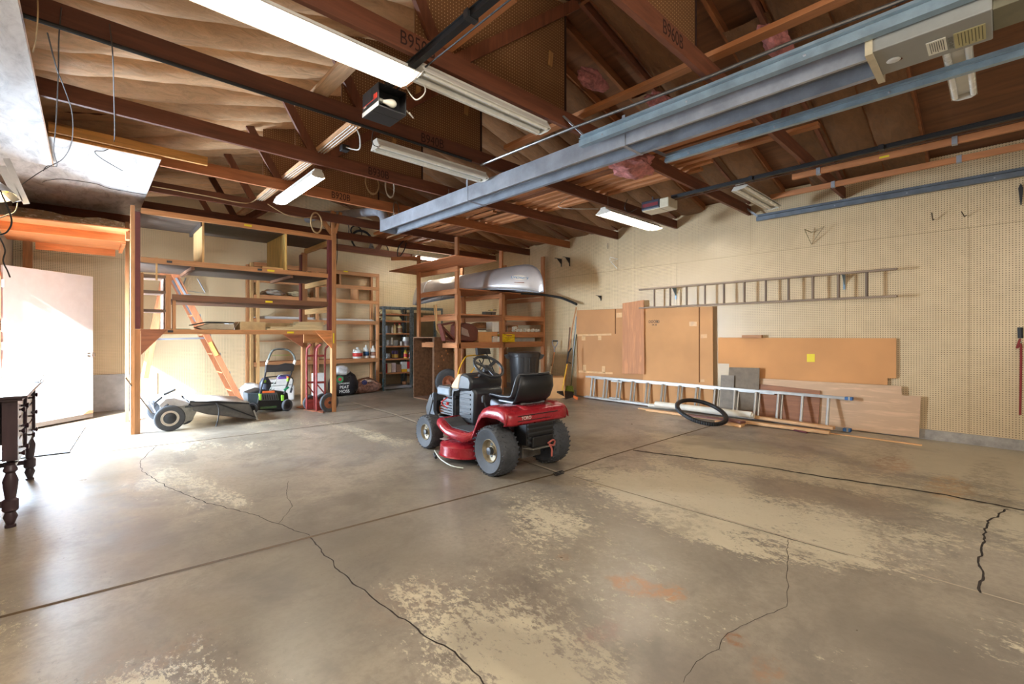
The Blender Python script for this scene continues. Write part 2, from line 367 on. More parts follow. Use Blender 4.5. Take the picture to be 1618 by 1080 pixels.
# insulation batts, paper side down
def paper(c, name):
    t = NT(name); v = t.co(); a = srgb(c)[:3]
    f = t.noise(t.co((1.5, 5, 5)), 2.5, 6, .7, .8); g = t.noise(v, 1.1, 3, .5)
    col = t.ramp(f, [(.3, tuple(x * .72 for x in a)), (.55, a), (.75, tuple(min(1, x * 1.15) for x in a))])
    oi = t.n('ShaderNodeObjectInfo'); hs = t.n('ShaderNodeHueSaturation'); t.l(col, hs.inputs['Color']); t.l(t.math('MULTIPLY_ADD', oi.outputs['Random'], .3, .82), hs.inputs['Value'])
    t.bump(f, .55, .03); return t.done(hs.outputs[0], .58)
M_kl = paper((220, 178, 136), 'kraft_paper_left'); M_kr = paper((128, 88, 54), 'kraft_paper_right_shaded'); M_pink = plain((196, 128, 124), .95, var=.35, scale=14, bump=1)  # right slope paper is the same kraft, coloured darker for its weaker light
BATTS = {}
BN = ['B960B', 'B950B', 'B940B', 'B930B', 'B920B', 'five', 'six', 'seven']
def batt_label(yc, col, side):
    i = math.floor((yc - 1.47) / 1.22); k = (side, i); BATTS[k] = BATTS.get(k, 0) + 1
    o = ('nearest', 'middle', 'farthest', 'last')[BATTS[k] - 1]
    nm = lambda j: 'beam ' + BN[j] if j < 5 else ('duct beam', 'shelf-top beam', 'back beam')[j - 5]
    wh = 'nearer than ' + nm(0) if i < 0 else 'beyond the back beam' if i >= 7 else 'between ' + nm(i) + ' and ' + nm(i + 1)
    return '%s insulation roll, %s roof slope, %s one %s' % (col, side, o, wh)
def batt(x0, x1, y0, y1, mat, sag, seed, lab, grp):
    nx, ny = 46, 10; rows = []
    for i in range(nx + 1):
        x = x0 + (x1 - x0) * i / nx; row = []
        for j in range(ny + 1):
            s = j / ny; y = y0 + (y1 - y0) * s; pr_ = math.sin(math.pi * s) ** .55
            e = min(1, i / 3, (nx - i) / 3)
            n1 = noise.noise(Vector((x * 1.3, y * 2.2, seed))); n2 = noise.noise(Vector((x * 5 + 3 * s, y * 5, seed + 9))); n3 = abs(noise.noise(Vector((x * 11, y * 7 + x * 4, seed + 3))))
            row.append((x, y + .012 * n2, zroof(x) + .052 - (sag * (.75 + .5 * n1) * pr_ + .018 * n2 * pr_ + .02 * n3 * pr_) * (.3 + .7 * e)))
        rows.append(row)
    o = P('insulation_batt', MB().grid(rows), mat, smooth=True); tag(o, lab, 'insulation', grp); return o
y = .62; k = 0
while y < 10.1:
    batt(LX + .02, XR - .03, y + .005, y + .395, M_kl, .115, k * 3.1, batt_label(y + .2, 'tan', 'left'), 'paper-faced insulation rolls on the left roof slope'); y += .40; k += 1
y = .62; k = 0
for k in range(24):
    x0 = XR + .05
    if y < 4.2 and k % 3 != 1: x0 = XR + 1.05 + .3 * (k % 2)
    if k in (3, 6): y += .40; continue
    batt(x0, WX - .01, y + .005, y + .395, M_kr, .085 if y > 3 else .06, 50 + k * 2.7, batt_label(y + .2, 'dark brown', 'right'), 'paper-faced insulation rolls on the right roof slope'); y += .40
    if y > 10: break
def fluff(name, c, r, lab, seed, mat=None, n=3):
    m = MB(); import bmesh; bm = bmesh.new(); bmesh.ops.create_icosphere(bm, subdivisions=n + 1, radius=1)
    for v in bm.verts:
        p = v.co.copy(); d = 1 + .38 * noise.noise(p * 1.7 + Vector((seed, 0, 0))) + .16 * noise.noise(p * 5 + Vector((seed, 2, 0))) + .06 * noise.noise(p * 13)
        v.co = Vector((p.x * r[0], p.y * r[1], p.z * r[2])) * d + Vector(c)
    m.add([v.co.copy() for v in bm.verts], [[v.index for v in f.verts] for f in bm.faces]); bm.free()
    return tag(P(name, m, mat or M_pink, smooth=True), lab, 'insulation')
fluff('insulation_tuft', (3.98, 3.0, 4.04), (.22, .08, .09), 'pink tuft of bare insulation beside the tall pegboard edge, below the right rafters', 1)
fluff('insulation_tuft', (4.72, 2.6, 3.88), (.26, .10, .09), 'pink tuft of bare insulation between the pegboard and the numbered beam on the right', 2)
fluff('insulation_tuft', (4.55, 1.38, 3.94), (.32, .10, .09), 'pink tuft of bare insulation under the roof above the nearest steel rail', 3)
fluff('insulation_tuft', (2.05, 3.15, 3.92), (.12, .10, .08), 'pink tuft hanging beside the black garage opener rail, above the bright lamp', 4)
fluff('insulation_tuft', (2.35, 2.95, 4.0), (.16, .12, .10), 'pink tuft of insulation at the top of the frame behind a slanting truss web', 5)
fluff('insulation_chunk', (4.12, 2.62, 3.06), (.30, .19, .10), 'large flat pink insulation slab drooping below the beams beside the heater', 6)
# trusses
M_truss = wood((116, 68, 46), 'X', dark=.62, knots=False); M_web = wood((120, 70, 46), 'Z', dark=.62, knots=False)
_, M_pegD = pegboard((122, 82, 48), (205, 170, 120), 'Y', rough=.7, name='brown_pegboard')
M_ink = plain((52, 26, 16), .8); M_key = wood((190, 140, 84), 'Z')
TY = [1.47 + 1.22 * i for i in range(8)]
marks = {0: 'B960B', 1: 'B950B', 2: 'B940B', 3: 'B930B', 4: 'B920B'}
mx = {0: 2.78, 1: 1.62, 2: 2.53, 3: 2.56, 4: 2.60}
desc = ['truss beam stamped B960B at the top right of the picture', 'truss beam stamped B950B crossing above the first two long lamps', 'truss beam stamped B940B just behind the dark opener box',
        'truss beam stamped B930B behind the shorter unlit lamp', 'truss beam stamped B920B above the galvanised duct', 'unmarked truss beam passing in front of the galvanised duct elbow',
        'unmarked truss beam resting level with the top of the left shelving', 'farthest truss beam, just in front of the back wall lamp']
for i, y in enumerate(TY):
    t = T('roof_truss', 'dark brown ' + desc[i], 'truss', (XR, y, 3.17))
    xl = LX + .02; zc = 3.235
    P('chord', MB().box(xl, WX - .02, y - .019, y + .019, 3.165, 3.305), wood((172, 108, 66), 'X', dark=.7, knots=False) if i == 4 else M_truss, t)
    P('top_chord', MB().beam((xl, y, zroof(xl) + .05), (XR, y, zroof(XR) + .05), .038, .089), M_truss, t)
    P('top_chord', MB().beam((XR, y, zroof(XR) + .05), (WX - .03, y, zroof(WX) + .05), .038, .089), M_truss, t)
    for s in (-1, 1):
        P('web', MB().beam((XR + s * 2.35, y - .001, zroof(XR + s * 2.35)), (XR + s * 1.45, y - .001, zc), .037, .089, (0, 1, 0)) if False else MB().beam((XR + s * 1.94, y, zroof(XR + s * 1.94)), (XR + s * 1.56, y, zc), .089, .036, (0, 1, 0)), M_web, t)
        if s < 0: P('web', MB().beam((XR + s * 1.48, y, zc), (XR + s * .06, y, zroof(XR) - .02), .089, .036, (0, 1, 0)), M_web, t)
    if i < 5:
        xa = 2.40 if i == 0 else 1.62; xb = 3.19
        P('pegboard_panel', MB().prism([(xa, y + .024, 3.20), (xb, y + .024, 3.20), (xb, y + .024, zroof(xb) - .02), (xa, y + .024, zroof(xa) - .02)], (0, .006, 0)), M_pegD, t)
        P('panel_edge', MB().box(xb - .012, xb + .012, y + .02, y + .05, 3.2, zroof(xb) - .02), M_ink, t)
        for kx, kz in ((2.35, 3.62), (2.95, 3.66)) if i in (1, 2) else ((2.75, 3.6),) if i == 3 else ():
            if (i, kx) != (1, 2.35): P('wooden_tag', MB().box(kx, kx + .05, y + .012, y + .022, kz, kz + .13, tilt=('Y', .12)), M_key, t)
        text('stencil_marking', marks[i], M_ink, t, (mx[i], y - .0195, 3.235), (R(90), 0, 0), .13, sx=.8)
# whitewashed boards hung below the beams on the left
def whiteboard_mat():
    t = NT('whitewashed_board'); f = t.noise(t.co((3, 1, 3)), 3, 7, .72, .6); g = t.noise(t.co(), .8, 2, .5)
    c = t.ramp(f, [(.3, srgb((140, 130, 126))), (.5, srgb((196, 190, 186))), (.72, srgb((220, 216, 212)))]); t.bump(f, .4, .004); return t.done(c, .6)
M_wh = whiteboard_mat(); M_edge = wood((190, 132, 64), 'Y')
b1 = T('ceiling_board', 'nearest whitewashed board under the beams at the top left corner', 'board', (-.57, 4.4, 3.10))
P('board_face', MB().box(LX + .02, -.28, 1.6, 6.9, 3.09, 3.102), M_wh, b1); P('board_edge', MB().box(-.279, -.272, 1.6, 6.9, 3.09, 3.103), M_edge, b1)
b2 = T('ceiling_board', 'farther whitewashed board above the side door, square corner toward the shelving', 'board', (-.15, 7.6, 3.14))
P('board_face', MB().box(LX + .02, .56, 6.02, 9.2, 3.14, 3.152), M_wh, b2)
P('board_edge', MB().box(LX + .02, .56, 6.0, 6.019, 3.13, 3.155), M_edge, b2)
# ---------------------------------------------------------------- overhead: lamps, heater, tracks, openers, lumber
M_white = plain((226, 224, 216), .4, var=.05); M_whd = plain((196, 190, 178), .5, var=.1)
M_tubeoff = plain((236, 234, 226), .25, var=.02); M_tubeon = emit((1, .93, .80, 1), 34); M_chain = plain((120, 104, 88), .4, .8)
M_galv = plain((158, 162, 170), .38, .35, var=.15, scale=5); M_blgalv = plain((142, 162, 174), .4, .35, var=.15, scale=7)
M_dark = plain((36, 36, 38), .45, var=.1); M_blk = plain((22, 22, 24), .5, var=.1)
def fixture(name, label, c, L, ax, lit, refl=.13, tilt=0, hang=3.17, group='shop lamps hung from the roof beams', tubes=2, watts=1.0):
    """two-tube shop lamp centred at c, long axis ax"""
    rz = 0 if ax == 'X' else R(90)
    t = T(name, label, 'ceiling lamp', c, rz, group, rot=(tilt, 0, rz))
    h = L / 2; r = refl
    P('housing', MB().box(-h, h, -.04, .04, .035, .085), M_white, t, local=True, bevel=.004)
    pr = [(-h, -r, .0), (-h, -.045, .052), (-h, .045, .052), (-h, r, .0), (-h, r, .006), (-h, .05, .06), (-h, -.05, .06), (-h, -r, .006)]
    P('reflector', MB().prism(pr, (2 * h, 0, 0)), M_white if not lit else M_white, t, local=True)
    for e in (-1, 1):
        P('end_plate', MB().prism([(e * h, -r * .95, .004), (e * h, -.045, .055), (e * h, -.04, .085), (e * h, .04, .085), (e * h, .045, .055), (e * h, r * .95, .004), (e * h, r * .5, -.01), (e * h, -r * .5, -.01)], (e * .004, 0, 0)), M_whd, t, local=True)
        for s in (-1, 1): P('lamp_holder', MB().box(e * (h - .012) - .008, e * (h - .012) + .008, s * .05 - .012, s * .05 + .012, .0, .05), M_whd, t, local=True)
        P('hanger', MB().tube([(e * (h - .12), 0, .085), (e * (h - .12) + e * .01, .01, hang - c[2] + .02)], .003, 5), M_chain, t, local=True)
    for s in (-1, 1): P('fluorescent_tube', MB().cyl((-h + .02, s * .05, .012), (h - .02, s * .05, .012), .0185, 12), M_tubeon if lit else M_tubeoff, t, local=True, smooth=True)
    return t
fixture('shop_lamp', 'long bright fluorescent lamp running off the top edge, ending above the dark opener box', (.42, 2.80, 3.06), 2.44, 'X', 1, .125)
fixture('shop_lamp', 'unlit two-tube lamp hung just right of the black opener rail end', (2.28, 2.72, 3.06), 1.26, 'X', 0, .085)
fixture('shop_lamp', 'unlit white two-tube lamp hung under the beam stamped B940B', (2.64, 4.02, 3.05), 1.32, 'X', 0, .095)
fixture('shop_lamp', 'short-looking bright lamp pointing toward the back wall, above the left shelving', (1.85, 5.82, 3.03), 1.40, 'Y', 1, .075)
fixture('shop_lamp', 'bright lamp with a flared reflector hung near the right wall below the cream opener', (5.95, 3.77, 2.98), 1.42, 'X', 1, .13, hang=3.46)
fixture('shop_lamp', 'dusty unlit lamp near the right wall beside the low steel rail', (6.46, 2.18, 3.08), 1.24, 'X', 0, .10, tilt=R(-8))
fixture('shop_lamp', 'unlit lamp partly behind the heater control box at the top right', (4.28, .19, 3.10), 1.24, 'X', 0, .07)
fixture('shop_lamp', 'bright lamp seen edge-on against the back wall, above the plywood sheet', (5.95, 9.0, 3.03), 1.2, 'X', 1, .06, hang=3.62)

# radiant tube heater
ht = T('tube_heater', 'long galvanised tube heater with a grey control box at its near end', 'heater', (3.5, 3.2, 2.91))
x0, x1 = 3.355, 3.64
def refl(y0, y1):
    m = MB()
    for a, b in (((x0, 2.912), (x0, 3.085)), ((x0, 3.085), (x0 + .06, 3.11)), ((x0 + .06, 3.11), (x1 - .06, 3.11)), ((x1 - .06, 3.11), (x1, 3.085)), ((x1, 3.085), (x1, 2.912)), ((x0 - .002, 2.912), (x0 + .03, 2.916)), ((x1 + .002, 2.912), (x1 - .03, 2.916))):
        m.beam(((a[0] + b[0]) / 2, y0, (a[1] + b[1]) / 2), ((a[0] + b[0]) / 2, y1, (a[1] + b[1]) / 2), math.hypot(b[0] - a[0], b[1] - a[1]) + .001, .0025, (-(b[1] - a[1]), 0, b[0] - a[0]))
    return m
P('reflector', refl(.52, 4.4), M_galv, ht); P('reflector', refl(4.4, 6.65), M_galv, ht)
P('reflector_end', MB().prism([(x0, 6.65, 2.912), (x1, 6.65, 2.912), (x1, 6.65, 3.085), (x1 - .06, 6.65, 3.11), (x0 + .06, 6.65, 3.11), (x0, 6.65, 3.085)], (0, .003, 0)), M_galv, ht)
P('burner_tube', MB().cyl((3.52, .5, 3.02), (3.52, 6.7, 3.02), .05, 16), plain((120, 122, 126), .45, .7), ht, smooth=True)
M_box = plain((140, 140, 134), .45, .1, var=.06)
P('control_box', MB().box(3.28, 3.62, .03, .52, 2.905, 3.09), M_box, ht, bevel=.006)
P('box_extension', MB().box(3.34, 3.58, -.14, .03, 2.93, 3.07), plain((120, 116, 96), .6), ht, bevel=.004)
P('box_end_rim', MB().box(3.275, 3.70, .50, .535, 2.895, 3.10), plain((190, 176, 146), .5), ht)
P('sight_glass', MB().lathe([(.03, 0), (.034, .004), (.02, .008)], (3.46, .43, 2.905), (0, 0, -1), 16), plain((200, 200, 196), .3), ht)
P('rust_patch', MB().lathe([(.014, 0), (.012, .003)], (3.475, .405, 2.904), (0, 0, -1), 10), plain((96, 44, 22), .8), ht)
M_lab = plain((226, 222, 206), .5, var=.03); M_lab2 = plain((176, 166, 120), .5, var=.06); M_txt = plain((50, 50, 46), .6)
P('warning_label', MB().box(3.40, 3.56, .205, .285, 2.9025, 2.905), M_lab, ht)
P('rating_label', MB().box(3.40, 3.58, .055, .175, 2.9025, 2.905), M_lab2, ht)
for k in range(7): P('printed_line', MB().box(3.415, 3.545 - .01 * (k % 3), .215 + k * .009, .218 + k * .009, 2.9018, 2.9026), M_txt, ht)
for k in range(8): P('printed_line', MB().box(3.41, 3.57 - .02 * (k % 2), .065 + k * .013, .069 + k * .013, 2.9018, 2.9026), plain((96, 90, 60), .6), ht)
text('maker_name', 'SPACE-RAY', plain((110, 106, 90), .6), ht, (3.49, .19, 2.9018), Matrix.Rotation(math.pi, 4, 'X') @ Matrix.Rotation(0, 4, 'Z'), .028)
for y in (2.2, 4.4): P('support_strap', MB().box(x0 - .004, x1 + .004, y - .015, y + .015, 2.906, 2.912).box(x0 - .006, x0 - .003, y - .015, y + .015, 2.91, 3.17), M_galv, ht)
for y in (1.0, 2.75, 4.9, 6.4): P('hanging_chain', MB().tube([(x0 + .08, y, 3.11), (x0 + .08, y, 3.19)], .005, 5), M_chain, ht)
du = T('exhaust_duct', 'round galvanised exhaust duct rising from the far end of the heater toward the back wall', 'duct', (3.5, 6.7, 3.1))
dp = curve_pts([(3.5, 6.74, 3.0), (3.5, 6.76, 3.12), (3.5, 6.86, 3.26), (3.5, 7.05, 3.345)], 5)
P('elbow', MB().tube(dp, .075, 18), M_galv, du, smooth=True)
P('duct_pipe', MB().tube([(3.5, 7.03, 3.34), (3.5, 8.6, 3.58), (3.5, 9.7, 3.80)], .072, 18), M_galv, du, smooth=True)
P('duct_pipe', MB().tube([(3.5, 9.7, 3.80), (3.5, 10.3, 3.82)], .085, 18), M_galv, du, smooth=True)
for p, q in ((dp[0], dp[1]), (dp[6], dp[7]), (dp[11], dp[12])): P('crimp_ring', MB().tube([p, q], .079, 18), M_galv, du)
# garage door tracks
def track(label, x, z, ya, yb, s=.028, mat=None):
    t = T('door_track', label, 'garage door track', (x, (ya + yb) / 2, z))
    pr = [(x - s, ya, z - s), (x + s, ya, z - s), (x + s, ya, z - s + .006), (x - s + .006, ya, z - s + .006), (x - s + .006, ya, z + s - .006), (x + s, ya, z + s - .006), (x + s, ya, z + s), (x - s, ya, z + s)]
    P('channel', MB().prism(pr, (0, yb - ya, 0)), mat or M_blgalv, t)
    P('angle_bar', MB().prism([(x - s - .018, ya + .02, z + s), (x - s - .002, ya + .02, z + s), (x - s - .002, ya + .02, z + s + .035), (x - s - .005, ya + .02, z + s + .035), (x - s - .005, ya + .02, z + s + .003), (x - s - .03, ya + .02, z + s + .003)], (0, yb - ya - .04, 0)), mat or M_blgalv, t)
    for k in range(5):
        y = yb - .25 - k * .75
        if y > ya: P('bolt', MB().lathe([(.008, 0), (.009, .003), (.004, .006)], (x - s, y, z), (-1, 0, 0), 8), M_galv, t)
    return t
t1 = track('bluish steel door track just above the heater, hung by a slotted strap', 3.235, 3.0, -2.4, 2.57)
P('slotted_strap', MB().beam((3.235, 2.5, 3.03), (3.11, 2.67, 3.25), .03, .004, (0, 1, 0)), M_galv, t1)
t2 = track('bluish steel door track between the heater and the cream opener rail', 4.25, 3.04, -2.4, 2.30, s=.021)
P('slotted_strap', MB().beam((4.25, 2.25, 3.06), (4.25, 2.45, 3.2), .03, .004, (1, 0, 0)), M_galv, t2)
t3 = track('grey steel door track running along the top of the right wall', 7.50, 3.06, -2.4, 2.55, mat=plain((112, 120, 128), .45, .6))
P('slotted_strap', MB().beam((7.5, 2.5, 3.07), (7.44, 2.72, 3.28), .03, .004, (1, 0, 0)), M_galv, t3)
tag(P('conduit', MB().tube([(3.11, 3.84, 3.13), (3.15, 2.6, 3.13), (3.22, 1.4, 3.12), (3.22, .9, 3.12), (3.24, .4, 3.11), (3.24, -2, 3.11)], .013, 8), plain((130, 128, 126), .35, .8), smooth=True), 'thin steel conduit rod running just left of the heater track', 'pipe')
tag(P('conduit', MB().tube([(LX + .1, 3.86, 3.14), (1.0, 3.86, 3.145), (3.0, 3.86, 3.15)], .014, 8), M_blk, smooth=True), 'black conduit along the underside of the beam stamped B940B', 'pipe')
lc = T('lifting_chain', 'bundle of rusty chain hanging from a board near the top right', 'chain', (3.62, .86, 3.1))
M_rust = plain((92, 66, 50), .6, .5, var=.3, scale=30)
for k in range(9):
    z = 3.30 - k * .026; xx = 3.62 + .006 * math.sin(k * 2); n = 10
    for q in (0, .03): P('link', MB().tube([(xx + q + (.009 * math.cos(a * 6.283 / n) if k % 2 else 0), .86 + (0 if k % 2 else .009 * math.cos(a * 6.283 / n)), z + .018 * math.sin(a * 6.283 / n)) for a in range(n)], .0035, 5, closed=True), M_rust, lc)
# garage door openers
M_navy = plain((52, 54, 66), .35, var=.05); M_red = plain((200, 52, 34), .4, var=.05); M_cream = plain((206, 196, 170), .4, var=.06)
def opener(label, x0, x1, y0, y1, z0, z1, body, kind):
    t = T('garage_door_opener', label, 'garage door opener', ((x0 + x1) / 2, (y0 + y1) / 2, z0))
    xr = (x0 + x1) / 2 + (.0 if kind else -.03)
    if kind == 0:
        m = MB().box(x0, x1, y0 + .10, y1, z0, z1).box(x0, x1, y0, y0 + .10, z0, z0 + .012).box(x0, x1, y0, y0 + .10, z1 - .008, z1).box(x0, x0 + .008, y0, y0 + .1, z0, z1).box(x1 - .008, x1, y0, y0 + .1, z0, z1)
        P('housing', m, body, t, bevel=.004)
        P('white_band', MB().box(x0 - .003, x0, y0 - .001, y1, z0 + .002, z0 + .032), M_white, t)
        P('red_panel', MB().box(x0 - .003, x0, y0 + .02, y0 + .07, z0 + .075, z0 + .105), M_red, t)
        P('red_line', MB().box(x0 - .0025, x0, y0 + .02, y1 - .01, z0 + .068, z0 + .073), M_red, t)
        text('maker_name', 'SEARS', M_white, t, (x0 - .003, y1 - .05, z0 + .06), (R(90), 0, R(-90)), .016)
        P('bulb_socket', MB().lathe([(.018, 0), (.018, .03), (.012, .034)], (x0 + .03, y0 + .06, z0 + .075), (1, 0, 0), 14), plain((150, 150, 140), .3, .7), t)
        P('light_bulb', MB().lathe([(.012, .0), (.014, .02), (.024, .05), (.031, .072), (.029, .095), (.017, .112), (.001, .118)], (x0 + .06, y0 + .06, z0 + .075), (1, .0, .12), 20), plain((222, 218, 204), .15, var=.02), t, smooth=True)
        for k in range(2): P('vent_slot', MB().box(x0 + .10, x0 + .15, y0 + .02 + k * .02, y0 + .026 + k * .02, z0 + .012, z0 + .014), M_cream, t)
    else:
        P('housing', MB().box(x0, x1, y0 + .13, y1, z0 + .012, z1), body, t, bevel=.012)
        P('red_panel', MB().box(x0 - .003, x0, y0 + .15, y1 - .02, z0 + .05, z0 + .095), plain((120, 34, 40), .4), t)
        P('lamp_lens', MB().box(x0 + .004, x1 - .004, y0, y0 + .13, z0, z1 - .008), M_cream, t, bevel=.012)
        P('bottom_tray', MB().box(x0 + .01, x1 - .01, y0 + .13, y1 - .01, z0, z0 + .012), M_cream, t)
    P('mounting_bracket', MB().beam((xr, y1 - .1, z1), (xr, y1 - .1, 3.2), .03, .004, (0, 1, 0)).box(xr - .06, xr + .06, y1 - .12, y1 - .08, z1, z1 + .012), M_galv, t)
    rl = P('rail', MB().box(xr - .022, xr + .022, -2.4, y0 + .02, z1 - .012, z1 + .022).box(xr - .034, xr + .034, -2.4, y0 + .02, z1 + .022, z1 + .027), M_blk, t)
    for k in range(2): P('rail_joint', MB().box(xr - .04, xr + .04, y0 - 1.0 - k * 1.2, y0 - .98 - k * 1.2 + .02, z1 - .016, z1 + .032), M_dark, t)
    P('drive_chain', MB().tube([(xr + .05, y0, z1 - .02), (xr + .052, -2.4, z1 - .02)], .006, 5), M_rust if kind else M_dark, t)
    return t
opener('dark grey opener box with a bare bulb and white band, beside the long bright lamp', 1.535, 1.765, 3.07, 3.33, 2.95, 3.125, M_dark, 0)
opener('navy opener with a cream lens and red panel, near the right wall', 5.58, 5.84, 2.98, 3.38, 2.985, 3.12, M_navy, 1)
# lumber stored across the beams
M_lumX = wood((190, 124, 76), 'Y', dark=.84); M_lumD = wood((146, 92, 58), 'Y', dark=.8)
LUM = [  # x, width, z, y from, y to, mat, label
 (6.02, .04, 3.10, -.8, 1.66, 0, 'two-by-four strapped under the beams with a small yellow label, second from the right wall'),
 (6.68, .04, 3.10, -.8, 2.1, 0, 'two-by-four strapped under the beams, closest to the right wall'),
 (4.44, .095, 3.31, 1.2, 5.3, 0, 'long pale board on the beams, first right of the pink slab'),
 (4.58, .095, 3.31, 1.6, 5.5, 0, 'long pale board on the beams, second right of the pink slab'),
 (4.73, .12, 3.31, 1.75, 5.0, 1, 'wide darker board on the beams behind the second steel track'),
 (4.88, .09, 3.31, 1.45, 5.6, 0, 'long pale board on the beams, just right of the wide dark one'),
 (5.03, .09, 3.31, 1.9, 5.4, 0, 'pale board on the beams left of the cream opener, nearer of two'),
 (5.18, .09, 3.31, 1.2, 6.4, 0, 'second board from the left above the cream opener'),
 (5.34, .06, 3.31, 2.3, 6.6, 0, 'narrow board resting on the beams directly above the cream opener'),
 (5.50, .09, 3.31, 2.5, 8.0, 0, 'long board running back from the cream opener toward the canoe'),
 (4.05, .09, 3.31, 3.7, 7.9, 0, 'board on the beams just right of the heater, ending near its far end'),
 (4.24, .09, 3.31, 3.2, 8.6, 0, 'long board over the far half of the heater, second from it'),
 (4.43, .14, 3.31, 5.6, 9.1, 1, 'wide board over the back beams between heater and plywood sheet'),
 (4.70, .09, 3.31, 5.3, 9.0, 0, 'board over the back beams in the middle of the far stack'),
 (4.92, .09, 3.31, 5.7, 9.2, 0, 'board over the back beams, fourth right of the heater'),
 (5.14, .12, 3.31, 6.6, 9.1, 1, 'short wide board over the back beams above the crate and canoe'),
 (5.36, .09, 3.31, 6.7, 9.3, 0, 'rightmost board of the far stack over the back beams'),
 (3.36, .09, 3.32, .2, 3.7, 0, 'board above the nearest steel track holding the rusty chain'),
 (3.95, .09, 3.31, 1.35, 2.7, 0, 'short board between the two bluish tracks near the beam stamped B960B'),
 (1.86, .09, 3.31, 2.0, 3.35, 0, 'short pale board behind the black opener rail'),
]
for x, wd, z, ya, yb, mi, lab in LUM:
    o = tag(P('lumber_board', MB().box(x - wd / 2, x + wd / 2, ya, yb, z, z + (.038 if wd > .045 else .062)), (M_lumX, M_lumD)[mi], bevel=.002), lab, 'board', 'lumber stored on the roof beams')
    if wd < .045:
        M = FR[o.name]
        for yy in (.3, 1.4): P('metal_clip', MB().box(x - .026, x + .026, yy - .02, yy + .02, 3.094, 3.168), M_galv, o)
        if x < 6.3: P('yellow_label', MB().box(x - .0215, x - .0205, .78, .86, 3.115, 3.135), plain((226, 200, 40), .5), o)
M_ww = plain((206, 200, 188), .5)
tag(P('lumber_board', MB().box(1.37, 1.49, 3.25, 4.06, 3.31, 3.35), wood((204, 168, 132), 'Y')), 'weathered pale board end on the beams, left of the dark opener box', 'board')
sb = tag(P('lumber_board', MB().box(1.83, 1.94, 4.22, 8.85, 3.31, 3.35), wood((206, 160, 118), 'Y')), 'long splintered pale board with wires stapled to it, above the lamp that points back', 'board')
wv = MB()
for k in range(3): wv.tube(curve_pts([(1.84 + .03 * k, 7.6, 3.30), (1.83 + .03 * k, 6.2, 3.30), (1.85 + .03 * k, 5.4, 3.30), (1.84 + .03 * k, 4.75, 3.295), (1.84 + .03 * k, 4.24, 3.30)], 5), .005, 5)
P('wire', wv, plain((190, 180, 165), .5), sb)
tag(P('lumber_board', MB().box(-.27, .96, 5.955, 5.995, 3.16, 3.25), wood((196, 140, 70), 'X')), 'yellowish two-by-four along the near edge of the farther whitewashed board', 'board')
tag(P('lumber_board', MB().beam((.2, 7.0, 3.40), (.95, 6.95, 3.40), .24, .03), wood((196, 112, 60), 'X')), 'orange-brown plank above the left shelving, next to the whitewashed board', 'board')
jb = tag(P('junction_box', MB().box(1.98, 2.06, 4.78, 4.86, 3.27, 3.33), M_dark, bevel=.004), 'small dark outlet box dangling from the long splintered board', 'outlet box')
P('cable', MB().tube(curve_pts([(2.02, 4.78, 3.30), (2.08, 4.6, 3.24), (2.0, 4.4, 3.28), (1.92, 4.3, 3.31)], 5), .007, 6), M_ww, jb)
# wires, ropes and coils
M_wire = plain((70, 62, 58), .6); M_ww = plain((206, 200, 188), .5); M_rope = plain((176, 146, 104), .8)
def wire(label, pts, r=.005, mat=None, name='hanging_wire', cat='wire', n=7):
    return tag(P(name, MB().tube(curve_pts(pts, n), r, 6), mat or M_wire, smooth=True), label, cat)
wire('pale wire hanging from the nearest beam to the whitewashed board edge', [gz(59, -6, 3.2), gz(60, 20, 3.12), gz(57, 60, 3.08), gz(52, 82, 3.085)], .004, M_rope)
wire('dark wire dropping to the corner of the nearest whitewashed board', [gy(97, 12, 3.86), gy(93, 60, 3.9), gy(92, 120, 4.2), gy(88, 200, 5.0), gy(85, 238, 5.6), gy(90, 262, 6.4), gy(75, 262, 6.5), gy(68, 270, 6.5)], .004)
wire('second dark wire looping around the corner of the whitewashed board', [gy(75, 52, 3.8), gy(90, 110, 4.1), gy(100, 135, 4.6), gy(114, 180, 5.2), gy(113, 225, 5.9), gy(100, 250, 6.4), gy(80, 262, 6.5), gy(58, 275, 6.5), gy(20, 302, 6.5)], .004)
wire('dark wire hanging alone below the middle-left beams with a hooked end', [gy(173, 38, 3.86), gy(178, 85, 3.9), gy(180, 150, 4.6), gy(181, 215, 5.8), gy(177, 230, 6.0), gy(165, 238, 6.05), gy(150, 239, 6.1), gy(160, 250, 6.15), gy(194, 270, 6.2)], .004)
wire('thin crooked wire stapled across the farther whitewashed board', [gz(67, 288, 3.13), gz(75, 285, 3.13), gz(100, 283, 3.13), gz(150, 290, 3.13), gz(175, 298, 3.13), gz(233, 308, 3.13)], .004)
wire('black cord drooping at the far left edge below the clamp lamp', [gy(0, 300, 5.2), gy(18, 345, 5.2), gy(12, 365, 5.2), gy(0, 371, 5.2)], .006, M_blk)
wire('black cord hanging down beside the open side door at the left edge', [gy(0, 375, 5.0), gy(8, 395, 5.0), gy(5, 412, 5.0), gy(12, 428, 5.0), gy(16, 438, 5.0)], .005, M_blk)
wire('tan cable stapled along the dark beam left of the pale lamp', [gy(240, 294, 7.54), gy(275, 300, 7.54), gy(330, 310, 7.54), gy(380, 320, 7.54), gy(400, 318, 7.54), gy(420, 300, 7.3)], .008, M_rope, 'cable', 'cable')
wire('white cable loop at the right side of the dark opener box', [(1.77, 3.2, 3.1), (1.83, 3.15, 3.02), (1.84, 3.1, 2.97), (1.78, 3.05, 2.97)], .005, M_ww, 'cable', 'cable')
wire('white cable sagging between opener box and unlit lamp end', [(1.70, 2.98, 3.12), (1.74, 2.9, 3.0), (1.76, 2.8, 3.03), (1.68, 2.74, 3.10)], .005, M_ww, 'cable', 'cable')
